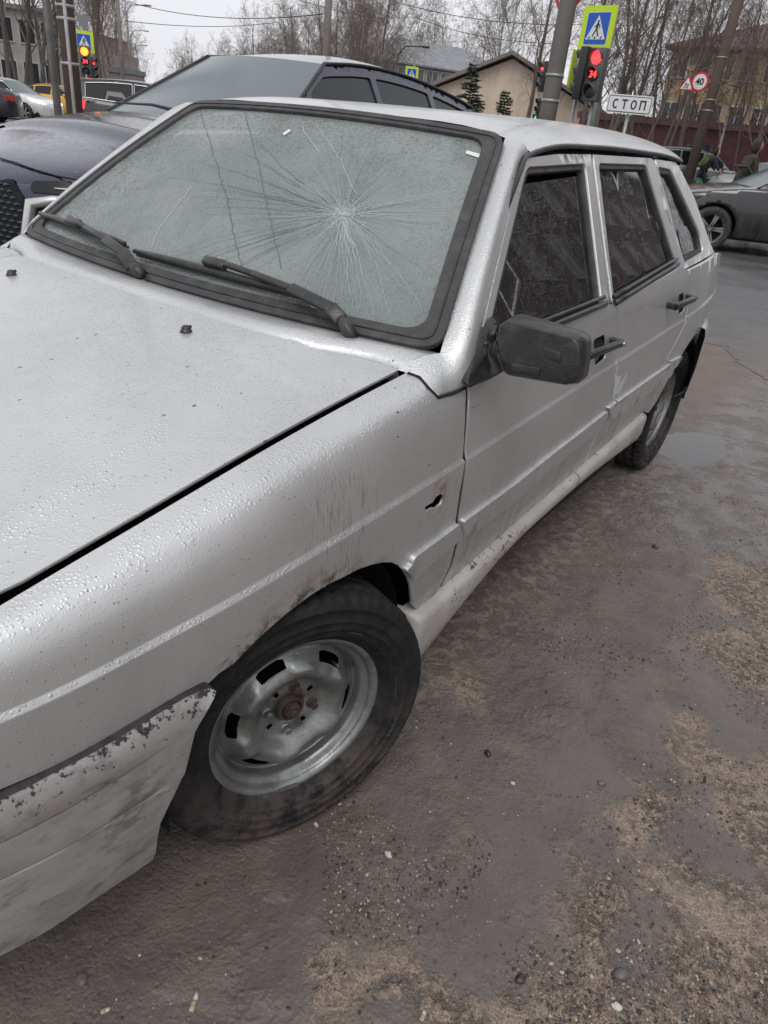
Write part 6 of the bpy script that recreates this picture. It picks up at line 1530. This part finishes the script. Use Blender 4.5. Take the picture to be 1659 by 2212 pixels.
# local frame: facing +X
def head(parent, c, tilt=0., hood=None):
    x, y, z = c
    def face(q):
        k = q.copy(); 
        if q.x > 0: k.x *= .92
        if q.z < -.03: k.x = k.x*(.85) + .012; k.y *= .8
        return k
    h_ = blob('head', c, (.10, .078, .118), M_SKIN, parent, face); hx = x+.092
    b = MB(); b.tube([(hx-.012, y, z+.018), (hx+.014, y, z-.02), (hx-.006, y, z-.028)], [.008, .013, .008], 8); b.build('nose', M_SKIN, h_, True, False)
    for s in (-1, 1): blob('eye', (hx-.012, y+s*.032, z+.018), (.010, .013, .008), M_BLKC, h_, None, 1); blob('ear', (x-.005, y+s*.078, z+.002), (.022, .010, .032), M_SKIN, h_, None, 1)
    b = MB(); b.tube([(hx-.012, y-.024, z-.056), (hx-.002, y, z-.056), (hx-.012, y+.024, z-.056)], .006, 6); b.build('mouth', simple('lips', (.35, .12, .10), .5), h_, True, False)
    if hood:
        rows = []
        for i, t in enumerate(np.linspace(0, 1, 9)):      # hood shell open towards +X
            ang = R(88)+t*R(92); rr = math.sin(ang); xx = x+math.cos(ang)*.125
            rows.append([(xx+.012*math.sin(a), y+.112*rr*math.cos(a)*(1 if math.sin(a) > 0 else .92), z+.015+.145*rr*math.sin(a)*(1.0 if math.sin(a) > 0 else 1.05)) for a in np.linspace(0, 6.2832, 21)[:-1]])
        strip('hood', rows, hood, parent, closed=True, keep=False)
    return h_
def hand(parent, w, d, mat=M_SKIN, s=1):
    w = np.array(w, float); d = np.array(d, float)/np.linalg.norm(d); a = np.cross(d, [0, 0, 1.]); a /= np.linalg.norm(a)+1e-9; nrm = np.cross(a, d); J = [(*w, .022), (*(w+d*.05), (.034, .018)), (*(w+d*.085), (.036, .016))]; E_ = [(0, 1), (1, 2)]
    for k, (o, L) in enumerate(((-.030, .062), (-.010, .074), (.010, .070), (.029, .055))):
        b0 = w+d*.085+a*o; i = len(J); J += [(*(b0+d*L*.45-nrm*.008), .0095), (*(b0+d*L*.75-nrm*.03), .009), (*(b0+d*L*.8-nrm*.05), .008)]; E_ += [(2, i), (i, i+1), (i+1, i+2)]
    i = len(J); b0 = w+d*.03; J += [(*(b0+a*s*.045+d*.02), .012), (*(b0+a*s*.055+d*.05-nrm*.012), .010)]; E_ += [(1, i), (i, i+1)]
    return skin('hand', J, E_, mat, parent, 1)
# hooded pedestrian leaning on the handle of a pushchair
pp_ = put((1592, 420), 13.9); e = empty('person', pp_, YAW+R(5), 'pedestrian in khaki hooded jacket and black trousers leaning forward', 'person')
skin('trousers', [(-.02, 0, .92, (.15, .16)), (-.02, .09, .84, .11), (-.10, .10, .48, .095), (-.28, .11, .10, .09), (-.02, -.09, .84, .11), (.02, -.10, .48, .095), (-.06, -.10, .10, .09)], [(0, 1), (1, 2), (2, 3), (0, 4), (4, 5), (5, 6)], M_BLKC, e)
for x, y in ((-.26, .11), (-.04, -.10)): blob('shoe', (x+.05, y, .045), (.14, .05, .05), M_SHOE, e)
skin('jacket', [(-.02, 0, .86, (.14, .17)), (.00, 0, 1.12, (.125, .16)), (.04, 0, 1.37, (.12, .18)), (.07, 0, 1.47, (.065, .075)), (.05, .20, 1.40, .075), (.09, .25, 1.14, .06), (.32, .20, 1.00, .047), (.05, -.20, 1.40, .075), (.11, -.25, 1.12, .06), (.36, -.18, 1.02, .047)], [(0, 1), (1, 2), (2, 3), (2, 4), (4, 5), (5, 6), (2, 7), (7, 8), (8, 9)], M_JKT, e)
head(e, (.12, 0, 1.645), 0, M_JKT)
hand(e, (.34, .20, .99), (.9, -.05, -.2), M_BLKC); hand(e, (.38, -.18, 1.01), (.9, .05, -.2), M_BLKC, -1)
b = MB(); b.obox((.155, -.02, 1.28), (np.array([.2, 0, -.98]), np.array([0, 1, 0]), np.array([.98, 0, .2])), (.17, .010, .01)); b.build('scarf', simple('pale_scarf', (.4, .4, .4), .8), e, False, False)
blob('mitten_bag', (.46, -.22, .86), (.04, .03, .08), M_PINK, e)
# pink pushchair
e = empty('pushchair', tuple(np.array(pp_)+rgt*.60), YAW+R(5), 'bright pink pushchair hood pushed by the hooded pedestrian', 'pushchair'); e.scale = (1.28, 1.28, 1.28)
rows = []
for t in np.linspace(0, 1, 9):
    a = R(15)+t*R(140); rows.append([(-.05-.34*math.cos(a)*(1-.25*abs(s)**2), .24*s, .62+.36*math.sin(a)*(1-.35*abs(s)**3)) for s in np.linspace(-1, 1, 13)])
strip('canopy', rows, M_PINK, e, keep=False)
skin('seat', [(-.2, 0, .55, (.14, .2)), (.15, 0, .45, (.12, .2)), (.35, 0, .35, (.08, .18))], [(0, 1), (1, 2)], M_NVC, e)
b = MB(); b.tube([(-.55, .22, 1.0), (-.3, .22, .75), (.1, .22, .3), (.3, .22, .12)], .014, 8); b.tube([(-.55, -.22, 1.0), (-.3, -.22, .75), (.1, -.22, .3), (.3, -.22, .12)], .014, 8); b.tube([(-.55, -.22, 1.0), (-.55, .22, 1.0)], .016, 8); b.tube([(-.3, .22, .12), (.1, .22, .5)], .014, 8); b.tube([(-.3, -.22, .12), (.1, -.22, .5)], .014, 8); b.tube([(-.3, -.22, .12), (-.3, .22, .12)], .012, 8); b.build('frame', M_PL, e, True, False)
for x in (-.3, .3):
    for y in (-.25, .25): b = MB(); b.lathe([(.04, -.02), (.12, -.02), (.12, .02), (.04, .02)], 20, (x, y, .12), 'y', close=True); b.build('wheel', M_PL, e, True, False)
# cyclist
pc = put((1520, 406), 25.); az = YAW+R(-4); e = empty('bicycle', pc, az, 'mountain bike with bright green frame ridden past the grey off-roader', 'bicycle'); M_GB = simple('bright_green_frame', (.08, .45, .12), .4); M_LTY = simple('bike_tyre', (.02, .02, .02), .8)
for x in (-.52, .52):
    b = MB(); b.tube([(x+.33*math.cos(t), 0, .35+.33*math.sin(t)) for t in np.linspace(0, 6.2832, 33)], .024, 8, cap=False); w_ = b.build('wheel', M_LTY, e, True, False)
    b = MB(); b.tube([(x+.305*math.cos(t), 0, .35+.305*math.sin(t)) for t in np.linspace(0, 6.2832, 33)], .009, 6, cap=False); [b.tube([(x, 0, .35), (x+.30*math.cos(t), 0, .35+.30*math.sin(t))], .0025, 4) for t in np.linspace(0, 6.2832, 17)[:-1]]; b.build('rim', simple('pale_green_rim', (.25, .5, .35), .4) if x > 0 else M_GALV, w_, True, False)
b = MB(); bbk_, st_, hd_ = (-.06, 0, .32), (-.22, 0, .82), (.36, 0, .80)
for a, c in ((bbk_, st_), (st_, hd_), (bbk_, (.40, 0, .68)), (hd_, (.40, 0, .68)), ((-.52, .03, .35), bbk_), ((-.52, .03, .35), (-.19, 0, .74)), ((-.52, -.03, .35), bbk_)): b.tube([a, c], .021, 8)
b.build('frame', M_GB, e, True, False); b = MB(); b.tube([(.40, .05, .70), (.52, .05, .35)], .018, 8); b.tube([(.40, -.05, .70), (.52, -.05, .35)], .018, 8); b.build('fork', M_GALV, e, True, False)
b = MB(); b.tube([(.35, 0, .80), (.33, 0, .98)], .015, 8); b.tube([(.30, -.30, 1.02), (.36, -.1, .98), (.36, .1, .98), (.30, .30, 1.02)], .014, 8); b.build('handlebar', M_PL, e, True, False); blob('saddle', (-.26, 0, .92), (.13, .06, .03), M_PL, e); b = MB(); b.lathe([(.02, -.01), (.09, -.01), (.09, .01), (.02, .01)], 20, bbk_, 'y'); b.tube([(-.06, .06, .32), (.09, .08, .24)], .012, 6); b.tube([(-.06, -.06, .32), (-.21, -.08, .40)], .012, 6); b.build('crank', M_PL, e, True, False)
e = empty('person', pc, az, 'cyclist in dark hooded top with a backpack riding the green bike', 'person')
skin('trousers', [(-.24, 0, .98, (.13, .15)), (-.20, .09, .93, .10), (.14, .10, .72, .075), (.06, .09, .32, .055), (-.20, -.09, .93, .10), (.05, -.10, .58, .075), (-.18, -.09, .45, .055)], [(0, 1), (1, 2), (2, 3), (0, 4), (4, 5), (5, 6)], M_BLKC, e); blob('shoe', (.11, .09, .27), (.13, .045, .045), M_SHOE, e); blob('shoe', (-.15, -.09, .42), (.13, .045, .045), M_SHOE, e)
skin('hooded_top', [(-.24, 0, .98, (.15, .17)), (-.14, 0, 1.22, (.13, .17)), (.0, 0, 1.42, (.12, .19)), (.06, 0, 1.50, (.08, .09)), (.02, .20, 1.42, .075), (.14, .25, 1.22, .058), (.28, .26, 1.06, .045), (.02, -.20, 1.42, .075), (.14, -.25, 1.22, .058), (.28, -.26, 1.06, .045)], [(0, 1), (1, 2), (2, 3), (2, 4), (4, 5), (5, 6), (2, 7), (7, 8), (8, 9)], M_NVC, e)
head(e, (.11, 0, 1.63), 0, M_NVC); hand(e, (.28, .26, 1.06), (.6, 0, -.5)); hand(e, (.28, -.26, 1.06), (.6, 0, -.5), M_SKIN, -1)
b = MB(); b.obox((-.22, 0, 1.32), (np.array([.5, 0, .87]), np.array([0, 1, 0]), np.array([-.87, 0, .5])), (.22, .15, .09)); bp = b.build('backpack', simple('black_and_lime_bag', (.02, .02, .02), .8, col2=(.10, .13, .02), nscale=7), e, False, False); bevel(bp, .05, 3)
# ------------------------------------------------------------------ front of the navy crossover (local axes: nose at -Y, left +X)
bs = nvi['bs']; U_ = nvi['U']
def nose(name, poly, mat, inset, par=nve, st=.05, fl=0.):
    me = panel_mesh(name, poly, bs, (.3, -1, .05), (), st, flange=fl, inset=inset); return link(name, me, mat, par, False)
gp = [(0, .36), (.36, .36), (.47, .42), (.51, .60), (.50, .79), (.42, .865), (0, .875)]
M_GRL = simple('black_grille', (.004, .005, .007), .6, spec=.2); grl = nose('grille', gp, M_GRL, -.006); me = grl.data.copy(); me.transform(Matrix.Scale(-1, 4, (1, 0, 0))); me.flip_normals(); link('grille', me, M_GRL, nve, False)
fin = None; P2 = np.array([(a, b) for b in np.arange(.40, .85, .026) for a in np.arange(.04, .50, .052)])
for k, (a, b_) in enumerate(P2):
    a += .026*(int(round((b_-.40)/.026)) % 2)
    if not inside(gp, np.array([(a, b_), ]))[0] or not inside(gp, np.array([(a+.02, b_)]))[0]: continue
    c = bs(a, b_); c2 = bs(a+.02, b_); t = c2-c; t /= np.linalg.norm(t); n = np.array([t[1], -t[0], 0]); 
    if fin is None:
        q = MB(); q.add([(-.024, .004, -.003), (0, -.008, -.006), (.024, .004, -.003), (0, .004, .005), (0, .008, -.002)], [(0, 1, 3), (1, 2, 3), (0, 4, 1), (1, 4, 2), (0, 3, 4), (2, 4, 3)]); fin = mesh('grille_fin', q.V, q.F, False); fin.materials.append(simple('gloss_dark_fin', (.03, .033, .045), .3, .3))
    o = bpy.data.objects.new('grille_fin', fin); COL.objects.link(o); o.parent = grl; o.location = tuple(c+n*.012*(-1 if n[1] > 0 else 1)); o.rotation_euler = (0, 0, math.atan2(t[1], t[0]))
nose('headlight', rnd_corners([(.53, .822), (.85, .83), (1.15, .835), (1.34, .86), (1.36, .915), (.95, .905), (.70, .885), (.54, .872)], .03, 3), M_HLO, -.006, fl=.008)
b = MB(); pl_ = [bs(u, .850+.02*(u-.6))+np.array([.004, -.010, 0]) for u in np.linspace(.66, 1.28, 9)]; b.tube(pl_, .006, 6); b.build('lamp_strip', M_CHR, nve, True, False)
M_SAT = simple('satin_silver_trim', (.55, .56, .55), .28, .8)
nose('air_intake', rnd_corners([(.62, .36), (1.10, .40), (1.06, .74), (.64, .75)], .03, 3), M_GRL, -.004)
b = MB()
fr_ = [bs(u, v)+np.array([.010, -.016, 0]) for u, v in ((.1, .325), (.36, .33), (.47, .37), (.515, .47), (.53, .62), (.55, .775), (.66, .80), (.85, .80), (1.05, .79))]
b.tube(fr_, [.014, .014, .016, .024, .032, .034, .024, .017, .012], 10); b.build('bumper_blade', M_SAT, nve, True, False)
# hood shut line and wiper of the crossover
b = MB(); dk = nvi['deck']
NL = np.array(nve.location)
def navy_deck(x, y):
    w_ = bs(nvi['yu'](y), dk(y))[0]; q = min(abs(x)/max(w_, .05), 1.); return NL+np.array([x, bs(nvi['yu'](y), dk(y))[1], dk(y)+.05*(1-q*q)*min(1, w_/.57)+.012*(1-q**12)+.002])
P = [navy_deck(*pick(p_, navy_deck, .75, -2.0))-NL for p_ in ((0, 342), (32, 351), (62, 362), (90, 371), (125, 381), (165, 388), (200, 388))]
print('shut', np.round(P, 2).tolist())
b.tube(P, .004, 5); b.build('hood_shut_line', M_DARK, nve, True, False)
b = MB(); b.tube([(.15, -1.06, 1.235), (-.1, -1.02, 1.25), (-.55, -.98, 1.235)], [.012, .009, .006], 6); b.build('wiper', M_PL, nve, True, False)
